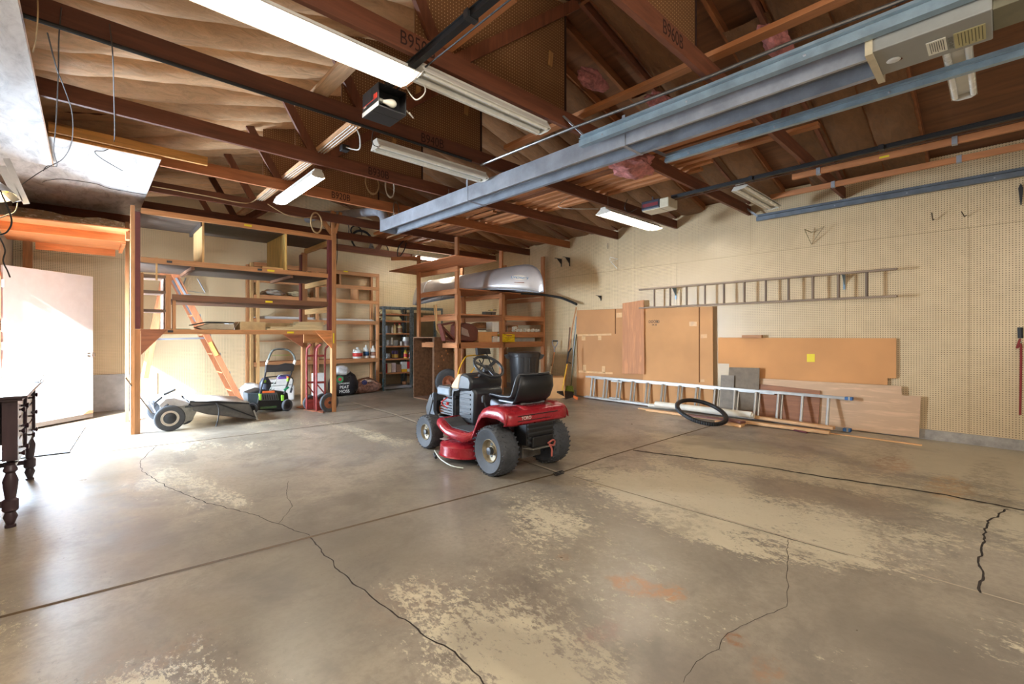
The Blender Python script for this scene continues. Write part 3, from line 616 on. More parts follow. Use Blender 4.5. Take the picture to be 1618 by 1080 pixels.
wire('black wire dangling beneath the dark opener box', [gy(594, 196, 3.9), gy(588, 215, 3.9), gy(590, 228, 3.9), gy(597, 232, 3.95)], .004)
wire('tan rope knotted on the beam beside the left shelving post', [gy(423, 322, 7.5), gy(450, 338, 7.5), gy(475, 344, 7.5), gy(500, 342, 7.5)], .007, M_rope, 'rope', 'rope')
wire('black hose loop hanging from the farthest beam beside the plywood sheet', [gy(640, 378, 8.74), gy(631, 388, 8.7), gy(628, 398, 8.7), gy(630, 406, 8.7), gy(638, 396, 8.7), gy(642, 384, 8.74)], .012, M_blk, 'hose', 'hose')
wire('dark cord hanging down by the right post of the left shelving', [gy(532, 365, 8.7), gy(533, 400, 8.7), gy(531, 420, 8.7), gy(530, 428, 8.7)], .006, M_blk, 'cord', 'cord')
wire('cable drooping from the middle of the beams to the flared lamp', [gy(912, 310, 4.4), gy(920, 300, 4.4), (4.9, 4.3, 3.12), gy(945, 330, 3.95)], .005, M_ww, 'cable', 'cable')
wire('black cord hanging below the cream opener end', [(5.42, 3.5, 3.15), (5.36, 3.5, 3.03), (5.42, 3.48, 2.97), (5.5, 3.4, 3.02)], .005, M_blk, 'cord', 'cord')
def coil(label, c, r, n, mat, rr=.008, ax='Y', sq=1.0, name='cord_coil', cat='cord'):
    pts = []; N = int(n * 18)
    for i in range(N):
        a = i / 18 * 2 * math.pi; q = 1 + .12 * noise.noise(Vector((i * .11, c[0], 0)))
        pts.append((c[0] + r * q * math.cos(a), c[1] + .02 * math.sin(i * .37), c[2] + r * sq * q * math.sin(a)))
    return tag(P(name, MB().tube(pts, rr, 6), mat, smooth=True), label, cat)
coil('grey cord bundle tied on the back wall just right of the left shelving post', gy(538, 358, 10.28), .20, 4, plain((120, 116, 112), .6), sq=1.3)
coil('small black cord coil on the back wall, topmost', gy(563, 366, 10.28), .14, 4, M_blk)
coil('large loose black hose coil hanging on the back wall', gy(572, 380, 10.26), .26, 3.5, M_blk, .014, sq=.9)
coil('thin wire coil on the back wall right of the silver flashlight', gy(606, 394, 10.28), .13, 3, plain((110, 104, 96), .5, .4), .006)
coil('bundle of pale rope hanging above the heater far end, left', gy(588, 290, 6.31), .11, 5, M_rope, .007, sq=1.4)
coil('bundle of white cord hanging above the heater far end, right', gy(616, 296, 6.31), .08, 5, M_ww, .006, sq=1.9)
coil('tan cord bundle hanging beside the left shelving top post', gy(500, 352, 7.45), .09, 4, M_rope, .008, sq=1.8)
coil('stack of shackles hanging from the beam above the heater end', gy(626, 332, 6.3), .05, 4, M_chain, .006, sq=2.6, name='shackle_bundle', cat='hardware')
tag(P('flashlight', MB().lathe([(.05, 0), (.07, .05), (.07, .12), (.04, .2), (.035, .34)], gy(587, 400, 10.2) , (0, 0, 1), 14), plain((190, 192, 194), .3, .6), smooth=True), 'silver flashlight hanging on the back wall below the black coils', 'flashlight')
# clamp lamp at the left edge
cl = T('clamp_lamp', 'aluminium clamp lamp with a lit bulb hanging at the left edge', 'lamp', (-.72, 5.35, 2.75))
c0 = gy(3, 318, 5.6)
M_alu = plain((200, 200, 204), .3, .8)
P('reflector', MB().lathe([(.03, .12), (.05, .11), (.085, .06), (.12, 0), (.122, 0), (.09, .062), (.05, .118), (.03, .128)], Vector(c0) + Vector((-.03, -.02, .03)), (-.25, .2, 1), 24, cap=False), M_alu, cl, smooth=True)
P('light_bulb', MB().lathe([(.01, .08), (.02, .05), (.03, .02), (.028, -.0), (.012, -.02), (.001, -.024)], Vector(c0) + Vector((-.03, -.02, .02)), (-.25, .2, 1), 16), emit((1, .72, .36, 1), 260), cl, smooth=True)
P('clamp', MB().beam(gy(10, 250, 5.6), gy(42, 322, 5.6), .04, .006, (0, 1, 0)).beam(gy(2, 262, 5.6), gy(30, 318, 5.6), .05, .006, (0, 1, 0)), plain((176, 172, 170), .4, .6), cl)
P('guard_arm', MB().beam(gy(2, 296, 5.6), gy(26, 318, 5.6), .05, .012, (0, 1, 0)), M_dark, cl)
P('yellow_tag', MB().beam(gy(6, 297, 5.58), gy(13, 303, 5.58), .02, .004, (0, 1, 0)), plain((220, 180, 30), .5), cl)
P('cord', MB().tube(curve_pts([gy(28, 320, 5.6), gy(24, 334, 5.6), gy(10, 340, 5.6), gy(0, 344, 5.6)], 5), .005, 6), M_wire, cl)
# ---------------------------------------------------------------- left shelving and what stands around it
W_o = lambda ax: wood((196, 138, 90), ax, dark=.68); W_y = lambda ax: wood((214, 170, 112), ax, dark=.72)
M_mar = plain((104, 42, 40), .5, var=.15); M_dkb = wood((78, 64, 54), 'X', dark=.4, scale=.8); M_br = wood((112, 74, 50), 'X', dark=.7)
M_ylab = plain((232, 208, 30), .5, var=.03)
rk = T('shelving_rack', 'tall built-in timber rack on the left with maroon-edged posts and three deep shelves', 'shelving', (1.7, 8.2, 0))
P('post', MB().box(.398, .44, 7.66, 7.75, 0, 2.97), W_o('Z'), rk); P('post_facing', MB().box(.441, .495, 7.665, 7.75, 1.37, 2.90), M_mar, rk)
P('post_facing', MB().box(.441, .495, 7.665, 7.75, 0, 1.365), W_o('Z'), rk)
P('post', MB().box(.40, .44, 8.84, 8.93, 0, 2.97), W_o('Z'), rk); P('post', MB().box(.47, .50, 7.78, 7.86, 1.37, 2.2), W_o('Z'), rk)
P('post', MB().box(2.985, 3.055, 7.63, 7.72, 0, 3.36), W_o('Z'), rk); P('post_facing', MB().box(2.93, 2.984, 7.64, 7.72, 1.37, 2.88), M_mar, rk)
P('post', MB().box(2.90, 2.99, 8.82, 8.90, 0, 2.82), W_o('Z'), rk); P('post_facing', MB().box(2.87, 2.90, 8.82, 8.91, 1.4, 2.78), M_mar, rk)
P('post_brace', MB().beam((2.75, 7.68, 3.3), (3.0, 7.68, 3.0), .075, .038, (0, 1, 0)).beam((3.0, 7.62, 3.0), (2.98, 7.6, 3.36), .05, .03, (0, 1, 0)).beam((3.03, 7.62, 3.0), (3.12, 7.6, 3.36), .05, .03, (0, 1, 0)), W_o('Z'), rk)
def shelf(z, x0, x1, fz0, fz1, fm, bm_, y1=8.85, y0=7.68):
    P('shelf_edge', MB().box(x0, x1, y0 - .02, y0 + .018, fz0, fz1), fm, rk, bevel=.002)
    P('shelf_board', MB().box(x0, x1, y0 + .02, y1, z, z + .018), bm_, rk)
shelf(2.885, .50, 2.985, 2.885, 2.955, W_o('X'), M_dkb, 8.7)
shelf(2.245, .50, 2.985, 2.245, 2.315, W_o('X'), M_dkb)
shelf(1.765, .83, 2.985, 1.765, 1.845, M_br, M_br)
shelf(1.345, .50, 2.985, 1.300, 1.367, W_o('X'), wood((196, 140, 96), 'X'))
for x in (1.05, 2.35): P('cross_rail', MB().box(x, x + .04, 7.7, 8.8, 2.20, 2.245), M_br, rk)
P('cross_rail', MB().box(1.16, 1.20, 7.7, 8.7, 2.83, 2.885), M_dkb, rk)
for z in (2.80, 2.145, 1.67): P('side_rail', MB().box(2.945, 2.984, 7.73, 8.86, z, z + .09), W_y('Y'), rk)
for z in (1.27,): P('side_rail', MB().box(2.945, 2.984, 7.73, 8.86, z, z + .05), W_y('Y'), rk)
P('side_rail', MB().box(.44, .478, 7.75, 8.84, 2.80, 2.88), W_o('Y'), rk)
P('divider', MB().box(1.175, 1.20, 7.69, 8.42, 2.315, 2.885), W_y('Z'), rk)
P('divider', MB().box(2.265, 2.295, 7.69, 8.68, 2.315, 2.885), wood((226, 190, 112), 'Z'), rk)
P('divider', MB().box(.84, .875, 7.70, 7.79, 1.37, 1.765), W_o('Z'), rk)
ins = P('cubby_side', MB().box(.765, .82, 7.70, 7.79, 1.37, 2.11).box(.50, .53, 7.70, 7.79, 1.37, 2.11), W_o('Z'), rk)
M_dv = wood((120, 96, 80), 'X')
for z in (2.06, 1.85, 1.60): P('cubby_shelf', MB().box(.53, .765, 7.70, 8.15, z, z + .035), M_dv, rk)
P('cubby_side', MB().box(.75, .765, 7.79, 8.15, 1.37, 2.09), M_dv, rk)
P('batten', MB().box(.655, .675, 7.67, 7.69, 2.02, 2.33), W_y('Z'), rk)
M_gus = wood((150, 90, 58), 'X', knots=False)
P('gusset', MB().prism([(.50, 7.655, 1.365), (.78, 7.655, 1.365), (.50, 7.655, 1.03)], (0, -.018, 0)), M_gus, rk)
P('gusset', MB().prism([(2.985, 7.655, 1.365), (2.70, 7.655, 1.365), (2.985, 7.655, 1.06)], (0, -.018, 0)), wood((206, 134, 82), 'X', knots=False), rk)
P('gusset', MB().prism([(2.94, 8.8, 1.33), (2.52, 8.8, 1.33), (2.90, 8.8, 1.06)], (0, .02, 0)), M_gus, rk)
P('corner_plate', MB().box(2.62, 2.93, 7.9, 7.92, 1.16, 1.30), wood((214, 160, 106), 'X'), rk)
for px, z in ((428, 2.28), (425, 1.80), (459, 1.33), (392, 2.925)):
    p = gy(px, 480, 7.66); P('yellow_label', MB().box(p.x - .05, p.x + .05, 7.656, 7.659, z - .014, z + .014), M_ylab, rk)
P('yellow_label', MB().box(3.0, 3.02, 7.626, 7.629, 1.15, 1.32), M_ylab, rk)
for x, z in ((.81, 1.34), (1.90, 2.28), (.80, 2.28)): P('metal_clip', MB().box(x - .03, x + .03, 7.652, 7.658, z - .015, z + .015), M_dark, rk)
# goods on the rack
M_sheet = plain((226, 224, 218), .6, var=.08); M_creamb = wood((222, 204, 164), 'X', dark=.8, knots=False)
def flatstack(name, label, x0, x1, y0, y1, z, n, mat, cat, th=.012, group=None):
    t = T(name, label, cat, ((x0 + x1) / 2, (y0 + y1) / 2, z), group=group)
    for k in range(n): P('sheet', MB().box(x0 + .03 * math.sin(k * 2.3), x1 + .03 * math.cos(k * 1.7), y0, y1, z + k * (th + .001), z + k * (th + .001) + th), mat, t)
    return t
flatstack('sheet_stack', 'white folded sheets lying on the second shelf of the left rack', 1.78, 2.25, 7.85, 8.5, 2.264, 4, M_sheet, 'sheets')
tag(P('board_offcut', MB().box(2.32, 2.93, 7.95, 8.05, 2.265, 2.335), W_o('X')), 'short board resting at the right end of the second shelf of the left rack', 'board')
tag(P('board_offcut', MB().box(1.95, 2.25, 7.72, 7.80, 2.317, 2.345), W_y('X')), 'small board scrap in front of the white folded sheets on the left rack', 'board')
tag(P('pull_saw', MB().box(2.33, 2.60, 7.74, 7.77, 2.317, 2.335), M_blk), 'black handle lying beside the pale divider on the left rack', 'tool')
sd_ = T('siding_bundle', 'long cream siding boards stacked at the right of the lowest shelf of the left rack', 'boards', (2.4, 8.0, 1.367))
for k in range(5): P('siding_board', MB().box(2.02 + .28 * (k > 1) + .05 * k, 2.86 + .012 * k, 7.73 + .01 * k, 8.05, 1.368 + .028 * k, 1.394 + .028 * k), M_creamb, sd_)
lb = T('long_box', 'long tan cardboard box under the siding on the lowest shelf of the left rack', 'box', (2.0, 8.3, 1.367))
P('box_body', MB().box(1.66, 2.0, 7.74, 8.1, 1.368, 1.49).box(2.0, 2.9, 8.12, 8.5, 1.368, 1.49), plain((196, 168, 124), .8), lb); P('box_flap', MB().beam((1.655, 7.92, 1.49), (1.60, 7.92, 1.40), .3, .004), plain((216, 190, 150), .8), lb)
fb = T('folded_bag', 'grey canvas bundle with a black lid on the lowest shelf of the left rack', 'bag', (1.4, 7.9, 1.367))
P('canvas', MB().prism([(1.20, 7.78, 1.368), (1.59, 7.78, 1.368), (1.59, 7.78, 1.45), (1.28, 7.78, 1.46), (1.12, 7.78, 1.40)], (0, .3, 0)), plain((190, 180, 160), .9, bump=.5), fb, bevel=.01)
P('lid', MB().prism([(1.08, 7.77, 1.425), (1.25, 7.77, 1.468), (1.59, 7.77, 1.465), (1.59, 7.77, 1.482), (1.25, 7.77, 1.484), (1.07, 7.77, 1.437)], (0, .32, 0)), M_blk, fb)
tag(P('garden_trowel', MB().box(.80, 1.05, 7.74, 7.82, 1.369, 1.376), plain((70, 96, 62), .6)), 'flat green tray lying near the left end of the lowest rack shelf', 'tray')
tag(P('foam_sheet', MB().box(1.66, 2.4, 8.55, 8.83, 1.368, 1.49), M_sheet), 'white foam panel lying at the back of the lowest rack shelf', 'panel')

# shelf unit on the back wall, behind the rack
bs = T('shelf_unit', 'open timber shelf unit against the back wall, right of the left rack', 'shelving', (3.6, 10.1, 0))
F_, B_ = 9.90, 10.32
for x in (2.30, 3.55, 4.93):
    P('upright', MB().box(x, x + .045, F_, F_ + .09, 0, 2.70), W_y('Z') if x < 3 else W_o('Z'), bs); P('upright', MB().box(x, x + .045, B_ - .09, B_, 0, 2.70), W_o('Z'), bs)
P('upright', MB().box(2.40, 2.45, F_ - .02, F_ + .06, 0, 2.45), W_y('Z'), bs)
for z, th in ((2.68, .03), (2.37, .03), (2.05, .03), (1.58, .03), (1.16, .012), (.72, .035)):
    P('shelf_board', MB().box(2.35, 4.95, F_ + .01, B_, z, z + th), W_o('X'), bs)
    P('shelf_lip', MB().box(2.35, 4.97, F_ - .012, F_ + .008, z - .05 * (th > .02), z + th), W_o('X'), bs)
for x, z0, z1 in ((4.05, 2.40, 2.68), (3.92, 2.40, 2.68), (4.45, 2.08, 2.37)): P('divider', MB().box(x, x + .03, F_ + .01, B_ - .02, z0, z1), W_o('Z'), bs)
P('divider', MB().box(4.08, 4.1, F_ + .3, B_ - .02, 2.4, 2.68), M_mar, bs)
P('yellow_label', MB().box(4.12, 4.22, F_ - .016, F_ - .012, 2.685, 2.71), M_ylab, bs)
flatstack('sheet_stack', 'pale flat panels on the middle shelf of the back timber unit, right end', 3.6, 4.85, 9.95, 10.25, 1.612, 3, M_sheet, 'sheets')
flatstack('sheet_stack', 'pale flat panels on the middle shelf of the back timber unit, left end', 2.45, 3.5, 9.95, 10.25, 1.612, 4, M_sheet, 'sheets')
fluff('rag_heap', (2.75, 10.08, 2.15), (.22, .12, .06), 'heap of pale rags on the upper shelf of the back timber unit', 12, plain((214, 206, 190), .9, var=.2))
fluff('rag_heap', (3.25, 10.08, 2.15), (.2, .12, .06), 'heap of beige cloth on the upper shelf beside the pale rags', 13, plain((196, 178, 140), .9, var=.2))
# jugs
def jug(label, px, z, y, w_, h_, band, kind=0):
    c = gy(px, 540, y); c.z = z; t = T('jug', label, 'jug', c, group='white jugs on the back shelf'); r = w_ / 2
    prof = [(r * .9, 0), (r, .02), (r, h_ * .6), (r * .8, h_ * .74), (r * .32, h_ * .86), (r * .28, h_ * .93)]
    P('bottle', MB().lathe(prof, c, n=20), M_white, t, smooth=True)
    P('cap', MB().lathe([(r * .32, h_ * .93), (r * .32, h_), (.002, h_ + .002)], c, n=14), M_white, t)
    P('label_band', MB().lathe([(r * 1.01, h_ * .18), (r * 1.01, h_ * .5)], c, n=20, cap=False), band, t, smooth=True, solid=.001)
    P('handle', MB().tube(curve_pts([c + Vector((-r * .5, -r * .4, h_ * .72)), c + Vector((-r * 1.0, -r * .4, h_ * .8)), c + Vector((-r * .9, -r * .3, h_ * .55))], 4), r * .13, 6), M_white, t, smooth=True)
zs = .757
jug('squat white jug with a red band, leftmost on the back timber shelf', 565, zs, 10.05, .22, .25, plain((200, 60, 54), .5))
jug('white jug with a blue label between the red-banded and brown-labelled jugs', 578.5, zs, 10.05, .13, .30, plain((50, 90, 130), .5))
jug('white jug with a brown label, rightmost on the back timber shelf', 589.5, zs, 10.05, .14, .28, plain((150, 110, 90), .5))
# bags on the floor
def pillow(name, label, c, s, mat, seed, cat='bag', flat=.3):
    import bmesh
    bm = bmesh.new(); bmesh.ops.create_icosphere(bm, subdivisions=4, radius=1)
    for v in bm.verts:
        p = v.co.copy(); e = .55
        q = Vector((math.copysign(abs(p.x) ** e, p.x), math.copysign(abs(p.y) ** e, p.y), math.copysign(abs(p.z) ** (e + .15), p.z)))
        q *= 1 + .10 * noise.noise(p * 2.2 + Vector((seed, 0, 0))) + .04 * noise.noise(p * 7 + Vector((seed, 0, 0)))
        top = 1 - flat * max(0, q.z)
        v.co = Vector((q.x * s[0] * top, q.y * s[1] * top, max(q.z, -.97) * s[2] + s[2] * .97)) + Vector(c)
    m = MB().add([v.co.copy() for v in bm.verts], [[v.index for v in f.verts] for f in bm.faces]); bm.free()
    return m
pb = T('peat_bag', 'black plastic sack with white lettering slumped behind the right rack post', 'bag', (3.95, 9.7, 0))
P('sack', pillow('', '', (4.0, 9.62, 0), (.30, .17, .27), plain((34, 34, 38), .35), 3), plain((38, 38, 42), .3, var=.2), pb, smooth=True)
P('white_top', pillow('', '', (3.93, 9.56, .44), (.16, .12, .10), None, 5), plain((206, 206, 204), .4, var=.3), pb, smooth=True)
P('green_patch', MB().lathe([(.075, 0), (.06, .01)], (3.86, 9.445, .36), (-.3, -1, .2), 16), plain((40, 120, 70), .4), pb)
P('red_patch', MB().lathe([(.035, 0), (.03, .01)], (3.855, 9.43, .362), (-.3, -1, .2), 12), plain((170, 40, 40), .4), pb)
for k, (s_, z) in enumerate((('ORGANIC', .27), ('PEAT', .19), ('MOSS', .10))):
    text('lettering', s_, M_white, pb, (3.95, 9.435, z), (R(90), 0, R(-8)), .085 if k else .05)
mb_ = T('mulch_bag', 'clear plastic bag of reddish mulch on the floor under the back timber shelf', 'bag', (4.55, 9.8, 0))
P('sack', pillow('', '', (4.57, 9.75, 0), (.33, .18, .17), None, 8, flat=.55), plain((150, 112, 98), .3, var=.5, scale=18), mb_, smooth=True)
P('printed_patch', MB().lathe([(.06, 0), (.04, .008)], (4.47, 9.60, .24), (-.3, -1, .6), 14), plain((66, 70, 130), .4), mb_)
# white wrapped bundle and box behind the scarifier
wb_ = T('foam_bundle', 'white plastic-wrapped foam bundle behind the black and green machine', 'bundle', (3.0, 10.0, 0))
P('bundle_body', MB().box(2.52, 3.0, 9.55, 9.82, 0, .30).box(2.50, 2.98, 9.56, 9.8, .305, .43), M_sheet, wb_, bevel=.03)
tag(P('folded_packet', MB().box(2.72, 2.92, 9.6, 9.75, .43, .47), plain((120, 80, 150), .5)), 'purple and orange packet on top of the white foam bundle', 'packet')
tag(P('orange_packet', MB().box(2.74, 2.93, 9.58, 9.73, .47, .50), plain((110, 120, 190), .5)), 'pale blue packet lying on the purple packet', 'packet')
tag(P('white_bag', pillow('', '', (2.22, 9.6, 0), (.2, .14, .20), None, 21), M_sheet, smooth=True), 'white plastic bag on the floor left of the foam bundle', 'bag')
tag(P('tall_carton', MB().box(3.3, 3.52, 9.35, 9.5, 0, .52), M_sheet, bevel=.004), 'tall white carton standing behind the two hand trucks', 'box')

# stepladder
sl = T('stepladder', 'wooden stepladder with pale metal braces opened behind the left rack', 'ladder', (1.3, 9.2, 0))
W_l = wood((206, 132, 88), 'Z', dark=.75, knots=False)
a0, a1, b0 = (1.99, 0), (1.0, 2.27), (.55, 0)
for y in (8.98, 9.42):
    P('front_rail', MB().beam((a0[0], y + (.06 if y > 9.2 else -.06), 0), (a1[0], y, a1[1]), .022, .085, (1, 0, .4)), W_l, sl)
    P('rear_rail', MB().beam((b0[0], y + (.05 if y > 9.2 else -.05), 0), (.90, y, 2.24), .022, .06, (1, 0, -.1)), W_l, sl)
    P('spreader', MB().beam((.74, y, 1.22), (1.46, y, 1.24), .006, .025, (0, 0, 1)), M_galv, sl)
    P('rail_brace', MB().beam((1.02, y - .02, 2.2), (1.34, y - .02, 1.52), .006, .03, (1, 0, .4)), M_galv, sl)
for k in range(1, 7):
    z = k * .32; x = a0[0] + (a1[0] - a0[0]) * z / a1[1]
    P('step', MB().box(x - .06, x + .06, 8.99, 9.41, z, z + .022), W_l, sl); P('step_bracket', MB().box(x - .03, x + .06, 8.955, 8.97, z - .02, z + .03), M_galv, sl)
P('top_cap', MB().box(.82, 1.10, 8.92, 9.48, 2.25, 2.275), W_l, sl); P('yellow_label', MB().beam((1.47, 8.925, 1.17), (1.57, 8.925, .95), .004, .05, (1, 0, .4)), plain((240, 226, 110), .5), sl)
P('rear_brace', MB().beam((.72, 9.0, 1.0), (.72, 9.4, 1.0), .02, .05), W_l, sl)
P('white_leg_sock', MB().beam((.565, 8.925, .02), (.655, 8.93, .62), .03, .07, (1, 0, -.1)), M_white, sl)
tag(P('tension_chain', MB().tube([(1.32, 10.3, 2.35), (1.25, 10.3, 2.12)], .012, 6).tube([(1.50, 10.3, 2.35), (1.62, 10.3, 2.10)], .012, 6).tube([(1.25, 10.3, 2.12), (1.62, 10.3, 2.08)], .006, 6), M_galv), 'pair of short galvanised straps on the back wall above the ladder top', 'strap')

# rolling lawn sweeper
sw = T('lawn_sweeper', 'tow-behind lawn sweeper with grey canvas hopper and cream-rimmed wheel', 'lawn sweeper', (1.1, 8.0, 0))
M_rub = plain((66, 68, 72), .7, var=.2, bump=.4); M_gryp = plain((150, 146, 138), .5, .2, var=.2); M_canv = plain((92, 90, 88), .85, var=.2, bump=.4); M_canl = plain((206, 204, 204), .8, bump=.3)
def wheel(c, ax, r, w_, rim_m, hub_m, parent, tread=0, name='wheel', rimr=.6):
    """tyre, rim and hub cap; ax points to the outer side"""
    ax = Vector(ax).normalized(); c = Vector(c); hw = w_ / 2
    pf = [(.004, -hw * .5), (rimr * r * .98, -hw * .5), (rimr * r, -hw * .7), (r * .86, -hw), (r * .96, -hw * .8), (r, -hw * .4), (r, hw * .4), (r * .96, hw * .8), (r * .86, hw), (rimr * r, hw * .72), (rimr * r * .97, hw * .3)]
    ty = P(name, MB().lathe(pf, c, ax, 36, cap=False), M_rub, parent, smooth=True)
    P('rim', MB().lathe([(rimr * r, hw * .74), (rimr * r * .95, hw * .8), (rimr * r * .86, hw * .45), (rimr * r * .4, hw * .35), (rimr * r * .38, hw * .55), (.002, hw * .56)], c, ax, 28, cap=False), rim_m, ty, smooth=True)
    P('hub_cap', MB().lathe([(r * .16, hw * .5), (r * .15, hw * .85), (.002, hw * .9)], c, ax, 18, cap=False), hub_m, ty, smooth=True)
    if tread:
        m = MB(); n = tread; q = Vector((0, 0, 1)); x = ax.cross(q).normalized(); y_ = ax.cross(x)
        for i in range(n):
            for j, s in enumerate((-.62, -.3, .02, .34, .64)):
                a = 2 * math.pi * (i + .5 * (j % 2)) / n; e = x * math.cos(a) + y_ * math.sin(a); tt = -x * math.sin(a) + y_ * math.cos(a)
                p = c + ax * s * hw * 1.25 + e * (r * (.995 if abs(s) < .5 else .95)); sk = (.5 if j % 2 else -.5)
                m.beam(p - (ax + tt * sk) * hw * .17, p + (ax + tt * sk) * hw * .17, r * .055, r * .03, e)
        P('tread', m, M_rub, ty)
    return ty
wheel((.80, 7.62, .172), (0, -1, 0), .172, .07, plain((214, 204, 190), .5), M_dark, sw); wheel((.80, 8.62, .172), (0, 1, 0), .172, .07, plain((214, 204, 190), .5), M_dark, sw)
P('wheel_boss', MB().lathe([(.075, .0), (.07, .02), (.03, .03), (.002, .032)], (.80, 7.598, .172), (0, -1, 0), 18), M_dark, sw)
P('axle', MB().cyl((.80, 7.66, .172), (.80, 8.58, .172), .012, 8), M_galv, sw)
sp_ = [gy(px, py, 7.70) for px, py in ((262, 644), (296, 640), (313, 645), (304, 663), (297, 665), (280, 675), (266, 677))]
P('side_plate', MB().prism(sp_, (0, .012, 0)), plain((150, 146, 136), .55, .2, var=.2), sw); P('side_plate', MB().prism([p + Vector((0, .82, 0)) for p in sp_], (0, .012, 0)), M_gryp, sw)
P('brush_cover', MB().prism([gy(px, py, 7.72) for px, py in ((252, 640), (262, 630), (275, 629), (300, 636), (296, 642), (262, 648))], (0, .8, 0)), M_canl, sw)
P('brush', MB().lathe([(.10, 0), (.11, .02), (.11, .74), (.10, .76)], (.98, 7.75, .15), (0, 1, 0), 20), M_dark, sw)
near = [gy(px, py, 7.62) for px, py in ((300, 634), (345, 635), (393, 637), (404, 662), (360, 657), (328, 654), (306, 648))]
P('hopper_side', MB().prism(near, (0, .01, 0)), M_canv, sw)
far = [p + Vector((.0, .80, 0)) for p in near]
P('hopper_side', MB().prism(far, (0, .01, 0)), M_canv, sw)
P('hopper_bottom', MB().grid([[near[3], near[4], near[5], near[6]], [far[3], far[4], far[5], far[6]]]), M_canv, sw, solid=.008)
P('hopper_back', MB().grid([[near[2], near[3]], [far[2], far[3]]]), M_canv, sw, solid=.008)
rows = [[wob(near[k].lerp(far[k], j / 5) + Vector((0, 0, .012)), 3, .03) for k in (0, 1, 2)] for j in range(6)]
P('hopper_top', MB().grid(rows), M_canl, sw, solid=.006, smooth=True)
P('frame_bar', MB().tube([near[0], near[2], far[2], far[0]], .010, 8, closed=False), M_blk, sw)
P('frame_bar', MB().tube([near[6] + Vector((-.1, -.01, .06)), near[1] + Vector((0, -.02, -.02)), near[3] + Vector((0, -.02, .03))], .009, 8), M_blk, sw)
P('support_leg', MB().tube(curve_pts([gy(341, 636, 7.58), gy(346, 645, 7.56), gy(345, 660, 7.54), gy(341, 674, 7.54)], 5), .008, 7), M_dark, sw)
P('hopper_foot', MB().beam(gy(401, 648, 7.6), gy(407, 663, 7.6), .02, .02), M_gryp, sw)
P('tow_bar', MB().tube([gy(300, 636, 7.8), gy(262, 624, 7.9), gy(223, 622, 8.0)], .009, 7).tube([gy(222, 622, 8.0), gy(240, 640, 7.9), gy(246, 652, 7.8)], .009, 7), M_galv, sw)
P('grip', MB().tube([gy(259, 623, 7.75), gy(277, 615, 7.7)], .016, 10), M_dark, sw); P('grip', MB().tube([gy(244, 637, 7.75), gy(256, 627, 7.72)], .014, 10), M_dark, sw)
P('grip', MB().tube([gy(251, 650, 7.68), gy(266, 638, 7.66)], .012, 8), M_blk, sw)
rk_ = T('garden_rake', 'wire-tined garden rake with its head resting beside the rack post', 'rake', gz(236, 650))
for k in range(7): P('tine', MB().tube([gy(240 + k * .8, 652, 7.9), gy(222 + k * 3.2, 622 + k * 2.2, 7.92), gy(220 + k * 3, 620 + k * 2.5, 7.88)], .004, 5), M_galv, rk_)
P('handle', MB().tube([gy(240, 652, 7.9), gy(198, 596, 7.6)], .009, 7), M_chain, rk_)

# black and green scarifier
dt = T('electric_scarifier', 'black and lime-green electric scarifier with a foam-wrapped folding handle', 'garden machine', (2.25, 8.45, 0))
M_lime = plain((140, 200, 60), .4, var=.05); M_orl = plain((226, 110, 50), .5); Y_ = 8.32
def gp(px, py, dy=0): return gy(px, py, Y_ + dy)
P('housing', MB().prism([gp(394, 648), gp(392, 621), (2.07, Y_, .40), gp(455, 620), gp(457, 634), gp(452, 648)], (0, .34, 0)), M_blk, dt, bevel=.02)
P('collector_box', MB().prism([gp(392, 646, -.02), gp(391, 621, -.02), gp(410, 621, -.02), gp(408, 646, -.02)], (0, .3, 0)), plain((60, 72, 80), .5), dt, bevel=.01)
g0 = gp(413, 622, -.05); g1 = gp(438, 630, -.05)
P('grille', MB().prism([gp(412, 621, -.03), gp(438, 620, -.03), gp(441, 632, -.03), gp(412, 633, -.03)], (0, .03, 0)), plain((86, 90, 96), .5), dt, bevel=.004)
for k in range(7): P('grille_slot', MB().beam(gp(415 + k * 3.6, 623, -.035), gp(416.5 + k * 3.6, 631, -.035), .013, .006, (0, 1, 0)), M_blk, dt)
P('orange_label', MB().prism([gp(415, 617.5, -.04), gp(434, 617, -.04), gp(434, 620, -.04), gp(415, 621, -.04)], (0, .02, 0)), M_orl, dt)
for px in (411.5, 447): P('lime_knob', MB().prism([gp(px - 2, 622 + (px > 440) * 2, -.06), gp(px + 2, 622 + (px > 440) * 2, -.06), gp(px + 2, 632 + (px > 440), -.06), gp(px - 2, 632 + (px > 440), -.06)], (0, .05, 0)), M_lime, dt, bevel=.006)
wheel((gp(452, 640).x, Y_ - .06, .10), (.5, -1, 0), .10, .05, M_dark, M_dark, dt); wheel((gp(398, 640).x, Y_ - .02, .10), (-.5, -1, 0), .09, .05, M_dark, M_dark, dt)
def rod(pts, r, m, nm='handle_tube', n=4): return P(nm, MB().tube(curve_pts(pts, n), r, 8), m, dt, smooth=True)
rod([gp(407, 638, -.05), gp(413, 612, -.02), gp(419, 592, 0), gp(421, 576, .03)], .014, M_dark)
rod([gp(449, 622, -.05), gp(455, 604, -.02), gp(460, 590, 0), gp(463, 576, .03)], .014, M_dark)
rod([gp(421.5, 575, .03), gp(427, 560, .06), gp(433, 552.5, .08), gp(445, 551, .09), gp(456, 553, .08), gp(464, 561, .06), gp(466.5, 572, .03)], .017, plain((110, 116, 112), .8, var=.4, scale=30), 'foam_grip')
P('white_sleeve', MB().tube([gp(421.2, 576, .03), gp(423, 569, .04)], .021, 10), M_white, dt); P('white_sleeve', MB().tube([gp(464.5, 576, .02), gp(466.3, 569, .03)], .024, 10), M_white, dt)
